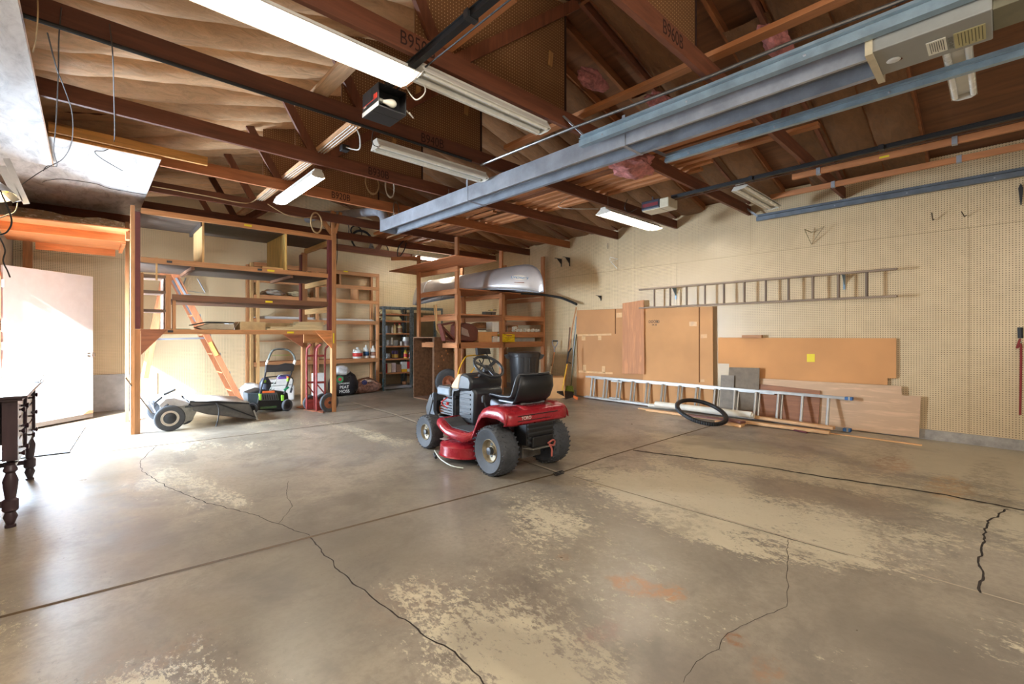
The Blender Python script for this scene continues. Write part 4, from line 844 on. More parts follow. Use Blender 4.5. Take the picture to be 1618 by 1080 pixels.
P('control_panel', MB().prism([gp(419.5, 588, -.02), gp(420.5, 576, 0), gp(441, 576.5, 0), gp(452, 573.5, 0), gp(466, 574.5, 0), gp(464, 586, -.02)], (0, .06, 0)), plain((48, 48, 50), .5), dt, bevel=.008)
P('green_string', MB().tube([gp(429, 561, .05), gp(458, 560.5, .05)], .004, 5), M_lime, dt)
rod([gp(419, 596, -.02), gp(440, 594, -.02), gp(459, 593.5, -.02)], .009, M_blk, 'cross_tube'); rod([gp(416, 605, -.02), gp(436, 605, -.02)], .010, M_blk, 'cross_tube')
rod([gp(434, 614, -.03), gp(426, 616, -.03), gp(438, 598, -.03), gp(440, 594, -.04), gp(447, 590, -.03)], .006, plain((150, 160, 150), .5), 'power_cable', 5)
rod([gp(459, 594, -.03), gp(463, 600, -.04), gp(461, 612, -.04), gp(459, 619, -.04)], .008, M_blk, 'power_cable', 5)
P('plug', MB().tube([gp(461, 613, -.05), gp(459, 620, -.05)], .018, 8), M_blk, dt)
P('motor_cover', MB().lathe([(.09, 0), (.09, .12), (.05, .2), (.002, .22)], gp(419, 616, .1), (0, 0, 1), 18), plain((40, 46, 60), .4), dt, smooth=True)
P('lime_ring', MB().tube([gp(418, 604, .02), gp(418.5, 600, .02)], .022, 8), M_lime, dt); P('lime_ring', MB().tube([gp(454, 602, -.03), gp(455, 597, -.03)], .02, 8), M_lime, dt); P('orange_clip', MB().tube([gp(454.5, 597, -.03), gp(455, 594.5, -.03)], .021, 8), M_orl, dt)
P('ground_bar', MB().prism([gp(411, 643, -.04), gp(437, 641, -.04), gp(437, 644, -.04), gp(411, 646, -.04)], (0, .03, 0)), plain((58, 84, 48), .5), dt)
P('green_clip', MB().beam(gp(449, 616, -.04), gp(456, 611, -.04), .03, .03), plain((20, 130, 90), .4), dt)

# two hand trucks
M_rtr = plain((146, 60, 58), .45, var=.25, scale=14); M_rusty = plain((150, 90, 62), .7, var=.3, scale=16)
def hand_truck(label, pl, pr, py0, top, Y, wheels, nose, handles):
    t = T('hand_truck', label, 'hand truck', gy((pl + pr) / 2, py0, Y), group='red hand trucks under the left rack')
    for px in (pl, pr):
        P('rail', MB().tube(curve_pts([gy(px, py0, Y), gy(px, 600, Y), gy(px + .3, top + 12, Y), gy(px + 3, top + 4, Y - .02), gy(px + 7, top, Y - .06)], 5), .017, 8), M_rtr, t, smooth=True)
    for py in (562, 604, 633): P('crossbar', MB().beam(gy(pl, py, Y), gy(pr, py - .5, Y), .02, .035), M_rtr, t)
    P('brace', MB().beam(gy(pl, 606, Y + .02), gy(pr, 622, Y + .02), .01, .02), M_rtr, t)
    P('axle_bracket', MB().prism([gy(pl + 1, 636, Y), gy(pr, 634, Y), gy(pr, py0, Y), gy(pl + 1, py0, Y)], (0, .05, 0)), M_rtr, t)
    P('nose_plate', MB().prism([Vector((p.x, p.y, .006)) for p in nose], (0, 0, .008)), M_rusty, t)
    for c, r in wheels: wheel((c.x, c.y, r), (.1, -1, 0), r, .06, M_rusty, M_dark, t)
    return t
hand_truck('red hand truck standing farther left and behind the other one', 484.5, 496.5, 646, 544, 8.02, [(Vector((2.80, 8.12, 0)), .125), (Vector((3.02, 8.16, 0)), .13)], [gz(468, 644), gz(494, 648), gz(496, 644), gz(484, 640)], 0)
hand_truck('red and grey hand truck nearest the right rack post, with a fat black tyre', 500, 513.5, 650, 544, 7.86, [(gz(524.5, 652) + Vector((.0, .12, 0)), .16)], [gz(480, 648), gz(510, 653), gz(513, 648), gz(497, 644)], 1)
# ---------------------------------------------------------------- steel shelves, crate, right rack, canoe
M_steel = plain((116, 128, 132), .45, .6, var=.35, scale=26); M_psh = wood((176, 116, 72), 'X')
def steel_shelf(label, x0, x1, y0, y1, zt, levels):
    t = T('steel_shelf', label, 'steel shelving', ((x0 + x1) / 2, (y0 + y1) / 2, 0), group='steel shelving units against the back wall')
    for x, s in ((x0, 1), (x1, -1)):
        for y, q in ((y0, 1), (y1, -1)):
            P('corner_post', MB().box(min(x, x + s * .055), max(x, x + s * .055), y - .002, y + .002, 0, zt).box(x - .002, x + .002, min(y, y + q * .055), max(y, y + q * .055), 0, zt), M_steel, t)
    P('top_band', MB().box(x0, x1, y0 - .003, y0, zt - .05, zt).box(x0, x1, y1, y1 + .003, zt - .05, zt).box(x0, x0 + .003, y0, y1, zt - .05, zt).box(x1 - .003, x1, y0, y1, zt - .05, zt), M_steel, t)
    P('bottom_band', MB().box(x0, x1, y0 - .003, y0, .02, .08).box(x0, x1, y0, y1, .075, .08), M_galv, t)
    for z in levels: P('shelf_board', MB().box(x0 + .05, x1 - .05, y0 + .003, y1 - .003, z - .03, z), M_psh, t)
    P('back_sheet', MB().box(x0, x1, y1 + .004, y1 + .008, .08 if len(levels) > 2 else .5, zt - .12), plain((110, 92, 66), .8), t)
    return t
SY = 9.78
lv = [1.79, 1.63, 1.33, 1.03, .73, .40]
steel_shelf('grey slotted-steel shelf unit holding cans and bottles, against the back wall', 5.02, 5.76, SY, 10.2, 1.96, lv)
steel_shelf('mostly empty grey steel shelf unit behind the canoe stern', 5.84, 6.75, 9.9, 10.25, 1.98, [.9, .3])
def item(name, label, pa, pb, z, hpx, mat, kind='cyl', cat='can', y=9.86, cap=None, band=None, group='supplies on the steel shelf'):
    a = gy(pa, 540, y); b = gy(pb, 540, y); wd = b.x - a.x; c = Vector(((a.x + b.x) / 2, y + wd / 2, z)); h = hpx * 10.75 / 719
    t = T(name, label, cat, c, group=group); r = wd / 2
    if kind == 'box': P('body', MB().box(a.x, b.x, y, y + min(.1, wd * 1.1), z, z + h), mat, t, bevel=.003)
    elif kind == 'can': P('body', MB().lathe([(r, 0), (r, h), (r * .92, h + .003), (r * .3, h + .004)], c, n=20), mat, t)
    else: P('body', MB().lathe([(r * .95, 0), (r, .01), (r, h * .68), (r * .5, h * .82), (r * .3, h * .86), (r * .3, h * .93)], c, n=18), mat, t, smooth=True)
    if cap: P('cap', MB().lathe([(r * .4, h * .9), (r * .4, h + .006), (.002, h + .007)], c, n=12), cap, t)
    if band:
        if kind == 'box': P('label_band', MB().box(a.x - .001, b.x + .001, y - .002, y + .05, z + .0, z + h * .28), band, t)
        else: P('label_band', MB().lathe([(r * 1.02, h * .1), (r * 1.02, h * .55)], c, n=18, cap=False), band, t, solid=.001)
    return t
pl = plain; M_creamj = pl((222, 204, 150), .4); M_cap = pl((190, 40, 34), .4); M_can = pl((196, 196, 190), .35, .5)
def glassm():
    t = NT('clear_glass'); t.b.inputs['Transmission Weight'].default_value = .8; t.b.inputs['IOR'].default_value = 1.3; return t.done((.85, .9, .9, 1), .08)
M_glass = glassm()
item('plastic_pot', 'grey plastic pot at the left end of the third steel shelf', 611, 617.5, 1.33, 12, pl((96, 96, 98), .5), 'can', 'pot')
item('white_bottle', 'slim white bottle beside the cream bottle with a red cap', 619, 622, 1.33, 12, M_white, cat='bottle', cap=M_white)
item('cream_bottle', 'cream bottle with a red cap on the third steel shelf', 622.5, 627, 1.33, 16, M_creamj, cat='bottle', cap=M_cap)
item('oil_jug', 'cream jug with a brown label and red cap on the third steel shelf', 629.5, 637, 1.33, 16, M_creamj, cat='bottle', cap=M_cap, band=pl((140, 100, 70), .5))
item('glass_jar', 'clear glass jar at the left end of the fourth steel shelf', 612, 616, 1.03, 9, M_glass, 'can', 'jar')
mxr = item('juicer', 'clear domed kitchen appliance on the fourth steel shelf', 621, 632, 1.03, 9, M_glass, 'can', 'appliance')
P('spout', MB().cyl(gy(619, 544, 9.9), gy(619.5, 533, 9.9), .02, 8), M_white, mxr)
item('small_jar', 'small jar between the clear appliance and the paint can', 633, 636.5, 1.03, 7, pl((170, 160, 150), .4), 'can', 'jar')
item('paint_can', 'silver paint can at the right end of the fourth steel shelf', 638.5, 648, 1.03, 14, M_can, 'can', 'can', band=pl((150, 140, 140), .5))
item('glass_jar', 'clear jar on the fifth steel shelf, left end', 612, 618, .73, 8, M_glass, 'can', 'jar')
item('purple_tub', 'dark purple tub on the fifth steel shelf', 622, 631, .73, 12, pl((70, 50, 90), .5), 'can', 'tub', band=pl((190, 150, 60), .5))
item('glue_bottle', 'yellow and red bottle on the fifth steel shelf', 639.5, 645, .73, 13, pl((226, 190, 60), .4), cat='bottle', cap=pl((210, 180, 40), .4), band=M_cap)
item('spray_bottle', 'small red and white bottle at the right end of the fifth steel shelf', 647, 650, .73, 11, M_white, cat='bottle', cap=pl((226, 150, 40), .4), band=M_cap)
for i, (a, b, h, c1, c2, lab) in enumerate(((609.5, 612, 15, (160, 40, 36), None, 'narrow red tin at the left end of the bottom steel shelf row'), (612.5, 618.5, 15, (214, 206, 180), None, 'cream tin beside the narrow red tin'),
        (619, 625.5, 15, (206, 196, 200), None, 'white and tan tin, third from the left in the bottom row'), (627, 634, 12, (140, 104, 84), None, 'brown patterned tin in the middle of the bottom row'),
        (635, 643, 16, (214, 216, 210), (220, 170, 40), 'white tin with a yellow base in the bottom row'), (643.8, 650, 16, (204, 40, 44), (216, 210, 200), 'bright red tin at the right end of the bottom row'))):
    item('paint_tin', lab, a, b, .40, h, pl(c1, .4), 'box', 'tin', band=pl(c2, .4) if c2 else None)
for k, (z, lab) in enumerate(((1.80, 'cream boards lying on the top steel shelf'), (1.64, 'cream boards lying on the second steel shelf'))):
    flatstack('board_stack', lab, 5.1, 5.5, 9.85, 10.1, z, 3, M_creamj, 'boards', .03)
tag(P('cardboard_scrap', MB().box(5.25, 5.42, 9.8, 9.84, 1.96 - .165, 1.8), M_cap), 'small red packet on the top steel shelf edge', 'packet')
tag(P('small_tub', MB().lathe([(.05, 0), (.055, .07)], (5.66, 9.95, .085), n=16), pl((170, 120, 80), .6)), 'small brown tub on the floor of the steel shelf unit', 'tub')
tag(P('caulk_tube', MB().cyl((4.985, 9.72, 0), (4.99, 9.75, .28), .016, 10), pl((60, 110, 130), .5)), 'blue and yellow tube standing on the floor beside the steel shelf post', 'tube')

# open brown crate on its end
M_crate = pl((122, 90, 66), .85, var=.3, scale=20, bump=.4)
cr = T('wooden_crate', 'brown fibreboard crate stood on end, open side facing left', 'crate', (5.12, 7.87, 0))
cx0, cx1, cy0, cy1, ch = 4.90, 5.36, 7.48, 8.25, 1.25
P('side_board', MB().box(cx0, cx1, cy0, cy0 + .02, 0, ch), M_crate, cr); P('side_board', MB().box(cx0, cx1, cy1 - .02, cy1, 0, ch), M_crate, cr)
P('end_board', MB().box(cx0, cx1, cy0 + .02, cy1 - .02, 0, .02), M_crate, cr); P('end_board', MB().box(cx0, cx1, cy0 + .02, cy1 - .02, ch - .02, ch), M_crate, cr)
P('bottom_board', MB().box(cx1 - .015, cx1, cy0 + .02, cy1 - .02, .02, ch - .02), M_crate, cr)
for x, z in ((5.18, .98), (5.08, .88), (5.22, .92), (5.12, .80), (5.0, .68)): P('chipped_spot', MB().lathe([(.014, 0), (.01, .002)], (x, cy0 - .0005, z), (0, -1, 0), 7), pl((214, 140, 76), .8), cr)
st = T('garden_shears', 'pair of long wooden tool handles sticking up from behind the brown crate', 'tool', (5.5, 7.6, 0))
P('handle', MB().tube([(5.50, 7.62, .9), gy(690, 520, 7.60), gy(686, 482, 7.55)], .014, 8), W_y('Z'), st); P('handle', MB().tube([(5.50, 7.62, .9), gy(691, 520, 7.60), gy(689, 481, 7.66)], .014, 8), W_y('Z'), st)
P('blade', MB().beam((5.50, 7.62, 0), (5.50, 7.62, .92), .05, .01), M_rust, st)

# right rack
rr = T('shelving_rack', 'open timber rack on the right side carrying the upturned canoe', 'shelving', (6.33, 7.7, 0))
Wr = lambda ax: wood((184, 122, 78), ax, dark=.66)
for x, y, zt in ((5.15, 7.08, 3.16), (6.285, 7.08, 2.16), (6.74, 7.60, 3.22), (7.545, 7.08, 3.06), (5.07, 8.32, 2.95), (6.25, 8.32, 2.16), (6.52, 8.75, 3.0), (7.50, 8.32, 3.0)):
    P('post', MB().box(x - .022, x + .022, y - .045, y + .045, 0, zt), Wr('Z'), rr)
P('post_facing', MB().box(5.175, 5.21, 7.04, 7.12, .02, 2.14), W_o('Z'), rr); P('post_facing', MB().box(6.31, 6.345, 7.04, 7.12, 1.0, 2.14), W_o('Z'), rr)
for x, zz in ((5.11, (2.07, 1.57, 1.04)), (6.26, (2.05, 1.58, 1.04)), (7.51, (2.05, 1.52, 1.03))):
    for z in zz: P('side_rail', MB().box(x - .019, x + .019, 7.0, 8.36, z, z + .09), Wr('Y'), rr)
P('side_rail', MB().box(5.09, 5.13, 6.98, 8.4, 2.50, 2.59), Wr('Y'), rr)
for xa, xb in ((5.17, 6.26), (6.31, 7.53)):
    P('front_rail', MB().box(xa, xb, 7.04, 7.078, 1.03, 1.125), Wr('X'), rr); P('back_rail', MB().box(xa, xb, 8.3, 8.34, 1.03, 1.12), Wr('X'), rr)
    P('shelf_board', MB().box(xa, xb, 7.08, 8.32, 1.126, 1.145), Wr('X'), rr)
    P('shelf_board', MB().box(xa, xb, 7.05, 8.32, 1.672, 1.70), Wr('X'), rr)
    P('shelf_board', MB().box(xa, xb, 7.02, 8.34, 2.165, 2.185), Wr('X'), rr)
P('front_rail', MB().box(6.31, 7.53, 7.04, 7.078, 1.60, 1.67), Wr('X'), rr); P('shelf_board', MB().box(6.31, 7.53, 7.05, 7.75, 1.34, 1.358), Wr('X'), rr)
P('front_rail', MB().box(6.31, 7.53, 7.04, 7.078, 1.24, 1.338), Wr('X'), rr)
P('broken_board', MB().beam((4.45, 8.34, 2.82), (5.06, 8.30, 2.90), .02, .07), Wr('X'), rr)
tag(P('plywood_sheet', MB().prism([(4.54, 8.60, 2.60), (5.36, 8.66, 2.592), (5.34, 6.14, 2.61), (4.50, 6.22, 2.62)], (0, 0, .012)), wood((196, 122, 76), 'Y', knots=False)), 'reddish plywood sheet lying across the top left of the canoe rack', 'plywood')
# canoe, keel up
M_hull = plain((196, 188, 184), .34, .55, var=.07, scale=3)
cA, cB = Vector((5.86, 9.88, 0)), Vector((6.30, 5.90, 0)); ax = (cB - cA).normalized(); sdv = Vector((ax.y, -ax.x, 0)) * -1
def csurf(s, th):
    """s -1 stern .. 1 bow, th 0 near gunwale .. pi far gunwale"""
    u = (s + 1) / 2; a = abs(s); zg = 2.03 + .07 * u + .145 * (1 - a ** 2.5); zk = 2.57 + .15 * u - .05 * (1 - a ** 2)
    hgt = (zk - zg) * max(0, 1 - a ** 9) ** .45; b = .40 * (1 - a ** 2.4) + .010
    c = cA.lerp(cB, u) - ax * (.10 * (1 - max(0, math.sin(th)) ** .7) * (a ** 6) * (1 if s > 0 else -1))
    cs, sn = math.cos(th), math.sin(th)
    return c - sdv * (math.copysign(abs(cs) ** .72, cs) * b) * -1 * -1 + Vector((0, 0, zg + hgt * abs(sn) ** .8))
sdv = -sdv if ((-sdv).x * -1) > 0 and False else sdv
ss = [math.sin(math.pi / 2 * (-1 + 2 * i / 60)) for i in range(61)]
rows = [[csurf(s, math.pi * j / 26) for j in range(27)] for s in ss]
cn = T('canoe', 'upturned bare-aluminium canoe resting keel-up on top of the right rack', 'canoe', (6.08, 7.9, 2.185))
P('hull', MB().grid(rows), M_hull, cn, smooth=True, solid=.006)
for th in (0, math.pi): P('gunwale', MB().tube([csurf(s, th) for s in ss], .015, 8), M_galv, cn, smooth=True)
P('keel_strip', MB().tube([csurf(s, math.pi / 2) + Vector((0, 0, .004)) for s in ss], .009, 6), M_galv, cn, smooth=True)
P('hull_rib', MB().tube([csurf(-.62, math.pi * j / 20) + Vector((0, 0, .003)) for j in range(21)], .012, 6), M_galv, cn, smooth=True)
for s in (-.3, .35): P('thwart', MB().cyl(csurf(s, 0) + Vector((0, 0, .01)), csurf(s, math.pi) + Vector((0, 0, .01)), .014, 8), M_galv, cn)
def near_th(s):
    return 0 if (csurf(s, 0) - Vector((0, 0, H))).length < (csurf(s, math.pi) - Vector((0, 0, H))).length else math.pi
NT0 = near_th(.8)
def sside(s, t): return csurf(s, t if NT0 == 0 else math.pi - t)
pc = sside(.79, .40); e1 = (sside(.85, .40) - sside(.73, .40)).normalized(); e2 = (sside(.79, .60) - sside(.79, .22)).normalized(); nn = e1.cross(e2).normalized()
if nn.dot(pc - Vector((0, 0, H))) > 0: nn = -nn
X_ = -e1; Yv = -e2; Yv = (Yv - X_ * Yv.dot(X_)).normalized(); Zv = X_.cross(Yv)
if Zv.dot(nn) < 0: X_ = -X_; Zv = X_.cross(Yv)
rotm = Matrix((X_, Yv, Zv)).transposed().to_4x4()
P('decal', MB().prism([pc + nn * .018 + X_ * .16 * math.cos(a * .3927) + Yv * .05 * math.sin(a * .3927) for a in range(16)], nn * .001), pl((222, 206, 186), .4), cn)
text('decal_lettering', 'ALUMACRAFT', pl((40, 130, 176), .4), cn, pc + nn * .021, rotm, .058, .001)
P('carry_handle', MB().tube(curve_pts([pc + e1 * -.1 - e2 * .10 + nn * .01, pc - e2 * .10 + nn * .03, pc + e1 * .1 - e2 * .09 + nn * .01], 4), .006, 6), M_rusty, cn)
# goods on the right rack
M_maro = pl((96, 48, 40), .4, var=.15); M_card = plain((196, 144, 92), .85, var=.06); M_card2 = plain((206, 156, 104), .85, var=.05)
hd = T('mower_hood', 'maroon moulded hood lying on the middle shelf of the canoe rack', 'hood', (5.75, 7.2, 1.146))
hp = [gy(px, py, 7.12) for px, py in ((727, 538), (728, 513), (735, 509.5), (744, 511), (753, 516), (756, 522), (755, 537), (748, 540))]
P('shell', MB().prism([Vector((p.x, p.y, max(p.z, 1.147))) for p in hp], (0, .35, 0)), M_maro, hd, bevel=.02)
P('window_panel', MB().prism([gy(px, py, 7.11) for px, py in ((729, 528), (729, 516), (739, 521), (742, 532))], (0, .01, 0)), pl((150, 130, 124), .3), hd)
gr = T('maroon_frame', 'dark maroon angular plastic frame overhanging the shelf beside the brown crate', 'frame', (5.35, 7.4, 1.146))
for a, b in (((694, 513), (718, 509)), ((697, 516), (716, 536)), ((703, 536), (722, 540)), ((696, 513), (702, 538)), ((722, 510), (722, 540))): P('bar', MB().beam(gy(a[0], a[1], 7.17), gy(b[0], b[1], 7.17), .12, .035), M_maro, gr)
tag(P('canvas_bag', pillow('', '', gy(760, 521, 7.5) , (.30, .16, .085), None, 31, flat=.5), pl((150, 104, 66), .9, var=.3, bump=.6), smooth=True), 'crumpled brown canvas bag heaped under the upper shelf of the canoe rack', 'bag')
def wbox(name, lab, px0, px1, py0, Y, z, dep, mat, cat='box', bev=.004, pybase=None):
    a = gy(px0, py0, Y); b = gy(px1, py0, Y)
    return tag(P(name, MB().box(a.x, b.x, Y, Y + dep, z, a.z), mat, bevel=bev), lab, cat)
cb = wbox('cardboard_box', 'cardboard box with plastic trays, left of the white crate on the canoe rack', 756, 777, 524, 7.10, 1.146, .3, M_card)
wbox('plastic_tray', 'white plastic tray sitting on the small cardboard box', 756.5, 776, 519.5, 7.11, cb.location.z + .27, .26, M_white, 'tray')
def crate(name, lab, px0, px1, py0, Y, z, dep, mat, cols):
    a = gy(px0, py0, Y); b = gy(px1, py0, Y); t = T(name, lab, 'crate', ((a.x + b.x) / 2, Y + dep / 2, z)); x0, x1, zt = a.x, b.x, a.z
    P('crate_wall', MB().box(x0, x0 + .008, Y, Y + dep, z, zt).box(x1 - .008, x1, Y, Y + dep, z, zt).box(x0, x1, Y + dep - .008, Y + dep, z, zt).box(x0, x1, Y, Y + dep, z, z + .008), mat, t)
    m = MB(); n = cols; wv_ = (x1 - x0) / n; hh = zt - z
    for i in range(n + 1): m.box(x0 + i * wv_ - .008 if i else x0, x0 + i * wv_ + .008 if i < n else x1, Y - .006, Y, z, z + hh * .62)
    for zz in (0, .2, .4, .62): m.box(x0, x1, Y - .007, Y - .001, z + hh * zz, z + hh * zz + .014)
    m.box(x0, x1, Y - .006, Y, z + hh * .62, z + hh * .72).box(x0, x0 + (x1 - x0) * .2, Y - .006, Y, z + hh * .7, zt).box(x1 - (x1 - x0) * .25, x1, Y - .006, Y, z + hh * .7, zt).box(x0, x1, Y - .006, Y, zt - .02, zt)
    P('crate_front', m, mat, t); return t
crate('plastic_crate', 'white slotted plastic crate beside the middle post of the canoe rack', 777.5, 789, 531, 7.10, 1.146, .3, M_white, 4)
crate('plastic_crate', 'bright yellow slotted plastic crate on the canoe rack', 796.5, 813, 527.5, 6.98, 1.146, .3, pl((232, 196, 20), .4), 6)
tag(P('plastic_tray', MB().box(6.62, 7.30, 7.1, 7.5, 1.147, 1.23), pl((150, 146, 140), .4)), 'grey translucent tray right of the yellow crate', 'tray')
wbox('white_carton', 'white carton with printing tucked beside the middle post, upper level', 778, 788.5, 508.5, 7.12, 1.36, .2, M_sheet)
tag(P('lumber_block', MB().box(6.02, 6.22, 7.12, 7.3, 1.30 - .153, 1.355), W_o('X')), 'wood block under the white carton on the canoe rack', 'block')
cy_ = T('tool_caddy', 'dark caddy with a yellow grip standing on the upper shelf of the canoe rack', 'caddy', (6.0, 7.2, 1.70))
P('bin', MB().prism([gy(767, 499, 7.15), gy(767.5, 492, 7.15), gy(776, 492.5, 7.15), gy(776, 499, 7.15)], (0, .12, 0)).prism([gy(777, 499, 7.15), gy(777, 492.5, 7.15), gy(784, 492.5, 7.15), gy(782.5, 499, 7.15)], (0, .12, 0)), pl((84, 80, 74), .5), cy_)
P('grip', MB().beam(gy(772, 490, 7.2), gy(784, 489.3, 7.2), .03, .012), M_blk, cy_); P('yellow_tag', MB().beam(gy(775, 489.8, 7.19), gy(778, 489.6, 7.19), .034, .016), M_ylab, cy_)
fit = []
for k, (px, py, r) in enumerate(((812, 522, .03), (815, 517, .028), (818, 522, .028), (812, 513, .025), (823, 521, .03), (830, 520, .032), (836, 521, .03), (842, 520, .034), (847, 522, .03), (851, 523, .028))):
    p = gy(px, py, 7.14); z = 1.358 if py > 518 else 1.358 + .06
    tag(P('pipe_fitting', MB().cyl((p.x - .03, p.y, z + r), (p.x + .04, p.y + .03, z + r), r, 12).cyl((p.x, p.y, z + r), (p.x, p.y, z + r * 2.2), r * .8, 12), M_white, smooth=True), 'white pipe fitting, %s from the left on the canoe rack' % ('leftmost lower one', 'second', 'third', 'leftmost upper one', 'fourth', 'fifth', 'sixth', 'seventh', 'eighth', 'last')[k], 'pipe fitting', 'white pipe fittings on the canoe rack')
tag(P('small_box', MB().box(6.85, 7.02, 7.35, 7.5, 1.359, 1.50), W_o('X')), 'small open wooden box behind the white pipe fittings', 'box')
# spare wheel, bin, boxes, push mower
sw2 = T('wheelbarrow_wheel', 'black rubber tyre on a rusty rim hanging beside the crate under the canoe rack', 'wheel', (5.45, 7.32, .3))
wc = gy(708, 603, 7.34); wheel(tuple(wc), (-.35, -1, 0), .255, .11, M_rusty, M_rusty, sw2, rimr=.5)
P('fork', MB().beam(wc + Vector((0, -.08, 0)), Vector((wc.x - .02, 7.25, .02)), .02, .02).beam(wc + Vector((0, .08, 0)), Vector((wc.x + .05, 7.6, .02)), .02, .02), M_rusty, sw2)
tb = T('trash_bin', 'dark grey plastic dustbin with side handles in front of the canoe rack', 'bin', (6.58, 6.74, 0))
M_bin = plain((56, 54, 54), .35, var=.08); c_ = Vector((6.60, 6.72, 0))
P('bin_body', MB().lathe([(.25, 0), (.26, .02), (.315, .84), (.33, .845), (.335, .90), (.325, .905)], c_, n=32, cap=True), M_bin, tb, smooth=True)
P('lid', MB().lathe([(.335, .90), (.34, .925), (.30, .94), (.002, .965)], c_, n=32), M_bin, tb, smooth=True)
for s in (-1, 1):
    d_ = Vector((RT[0], RT[1], 0)) * s; b_ = c_ + Vector((0, 0, .86)) + d_ * .32
    P('bin_handle', MB().prism([b_ + Vector((0, 0, .04)), b_ + d_ * .10 + Vector((0, 0, .02)), b_ + d_ * .06 + Vector((0, 0, -.05)), b_ + Vector((0, 0, -.08))], Vector((FW[0], FW[1], 0)) * .12), M_bin, tb)
for k in range(3):
    a_ = math.radians(222 + k * 24); P('bin_rib', MB().tube([c_ + Vector((math.cos(a_) * .262, math.sin(a_) * .262, .03)), c_ + Vector((math.cos(a_) * .318, math.sin(a_) * .318, .83))], .008, 6), M_bin, tb)
bx = T('cardboard_box', 'closed cardboard box on the floor behind the mower seat, right of the dustbin', 'box', (7.02, 6.35, 0), R(-40))
P('box_body', MB().box(-.25, .25, -.19, .19, 0, .43), M_card2, bx, local=True, bevel=.004); P('flap_tape', MB().box(-.251, .251, -.03, .03, .4305, .432), M_card, bx, local=True)
pm = T('push_mower', 'push mower with folded black handle and control panel behind the riding mower', 'push mower', (5.6, 6.75, 0))
Yp = 6.7
P('deck', MB().box(5.15, 5.75, 6.6, 7.0, .12, .22), M_blk, pm, bevel=.04); P('engine', MB().lathe([(.17, .2), (.18, .35), (.12, .42), (.002, .43)], (5.4, 6.8, .02), n=20), M_dark, pm, smooth=True)
for x in (5.2, 5.7): wheel((x, 6.55, .1), (0, -1, 0), .1, .05, M_dark, M_dark, pm)
def rp(pts, r, m, nm): return P(nm, MB().tube(curve_pts(pts, 4), r, 7), m, pm, smooth=True)
rp([gy(752, 606, 6.6), gy(757, 585, 6.65), gy(764, 566, 6.7), gy(748, 566, 6.72)], .011, M_blk, 'handle_tube')
rp([gy(786, 600, 6.6), gy(777, 578, 6.65), gy(768, 556, 6.7)], .012, M_blk, 'handle_tube'); rp([gy(762, 566, 6.7), gy(778, 566, 6.7)], .011, M_blk, 'handle_tube')
rp([gy(770, 590, 6.7), gy(757, 568, 6.7)], .011, M_blk, 'handle_tube'); rp([gy(748, 598, 6.7), gy(765, 580, 6.7)], .008, M_blk, 'brace_wire')
P('control_panel', MB().prism([gy(755, 561, Yp), gy(754, 549.5, Yp), gy(774, 550, Yp), gy(776, 559, Yp), gy(766, 559.5, Yp)], (0, .07, 0)), M_dark, pm, bevel=.008)
rp([gy(722, 600, 6.95), gy(726, 582, 6.95), gy(734, 566, 6.95), gy(742, 561.5, 6.95), gy(763, 560.5, 6.9)], .012, pl((224, 170, 30), .4), 'yellow_handle'); rp([gy(738, 596, 6.9), gy(752, 578, 6.9)], .012, pl((224, 170, 30), .4), 'yellow_handle')
P('yellow_clip', MB().beam(gy(761, 557, 6.85), gy(765, 566, 6.85), .02, .05), pl((224, 170, 30), .4), pm)
# ---------------------------------------------------------------- riding mower (local frame: X forward, Y left, origin under the rear axle)
MW = T('riding_mower', 'red and black riding mower without its hood, seen from behind on the left', 'riding mower', (3.10, 3.17, 0), R(87))
M_redp = plain((150, 32, 42), .28, .0, var=.10, scale=4); M_bp = plain((44, 46, 50), .38, var=.12); M_tanp = plain((206, 176, 140), .6); M_rimm = plain((150, 138, 114), .5, .3, var=.2, scale=20)
def L(name, mb, mat, **k): return P(name, mb, mat, MW, local=True, **k)
def lw(c, ax, r, w_, tr, rr_):
    M = FR[MW.name]; a = M.to_3x3() @ Vector(ax); ty = wheel(M @ Vector(c), a, r, w_, M_rimm, M_bp, MW, tr, rimr=rr_)
    axn = a.normalized(); m = MB()
    for k in range(5):
        an = 2 * math.pi * k / 5; q = Vector((0, 0, 1)); x = axn.cross(q).normalized(); y_ = axn.cross(x); e = x * math.cos(an) + y_ * math.sin(an)
        m.lathe([(r * .075, w_ * .19), (r * .06, w_ * .2)], (M @ Vector(c)) + e * r * rr_ * .55, axn, 10)
    P('lug_hole', m, M_blk, ty)
    P('axle_cap', MB().lathe([(r * .10, w_ * .2), (r * .10, w_ * .42), (.002, w_ * .44)], M @ Vector(c), axn, 14, cap=False), plain((120, 126, 134), .35), ty)
for s in (1, -1):
    lw((0, s * .335, .228), (0, s, 0), .228, .21, 30, .48); lw((1.27, s * .31, .19), (-.04 * s, s, 0), .19, .155, 24, .48)
L('frame', MB().box(-.28, 1.05, -.13, .13, .26, .36).box(.95, 1.42, -.10, .10, .24, .34), M_blk, bevel=.01)
L('rear_axle', MB().cyl((0, -.25, .228), (0, .25, .228), .035, 12).box(-.12, .12, -.12, .12, .13, .30), plain((96, 92, 88), .6, .3, var=.3), bevel=.01)
L('front_axle', MB().beam((1.27, -.25, .22), (1.27, .25, .22), .05, .05).cyl((1.27, 0, .15), (1.27, 0, .30), .03, 10), M_blk)
L('steering_link', MB().tube([(1.15, .22, .20), (.9, .14, .24), (.7, .06, .26)], .012, 6), M_blk)
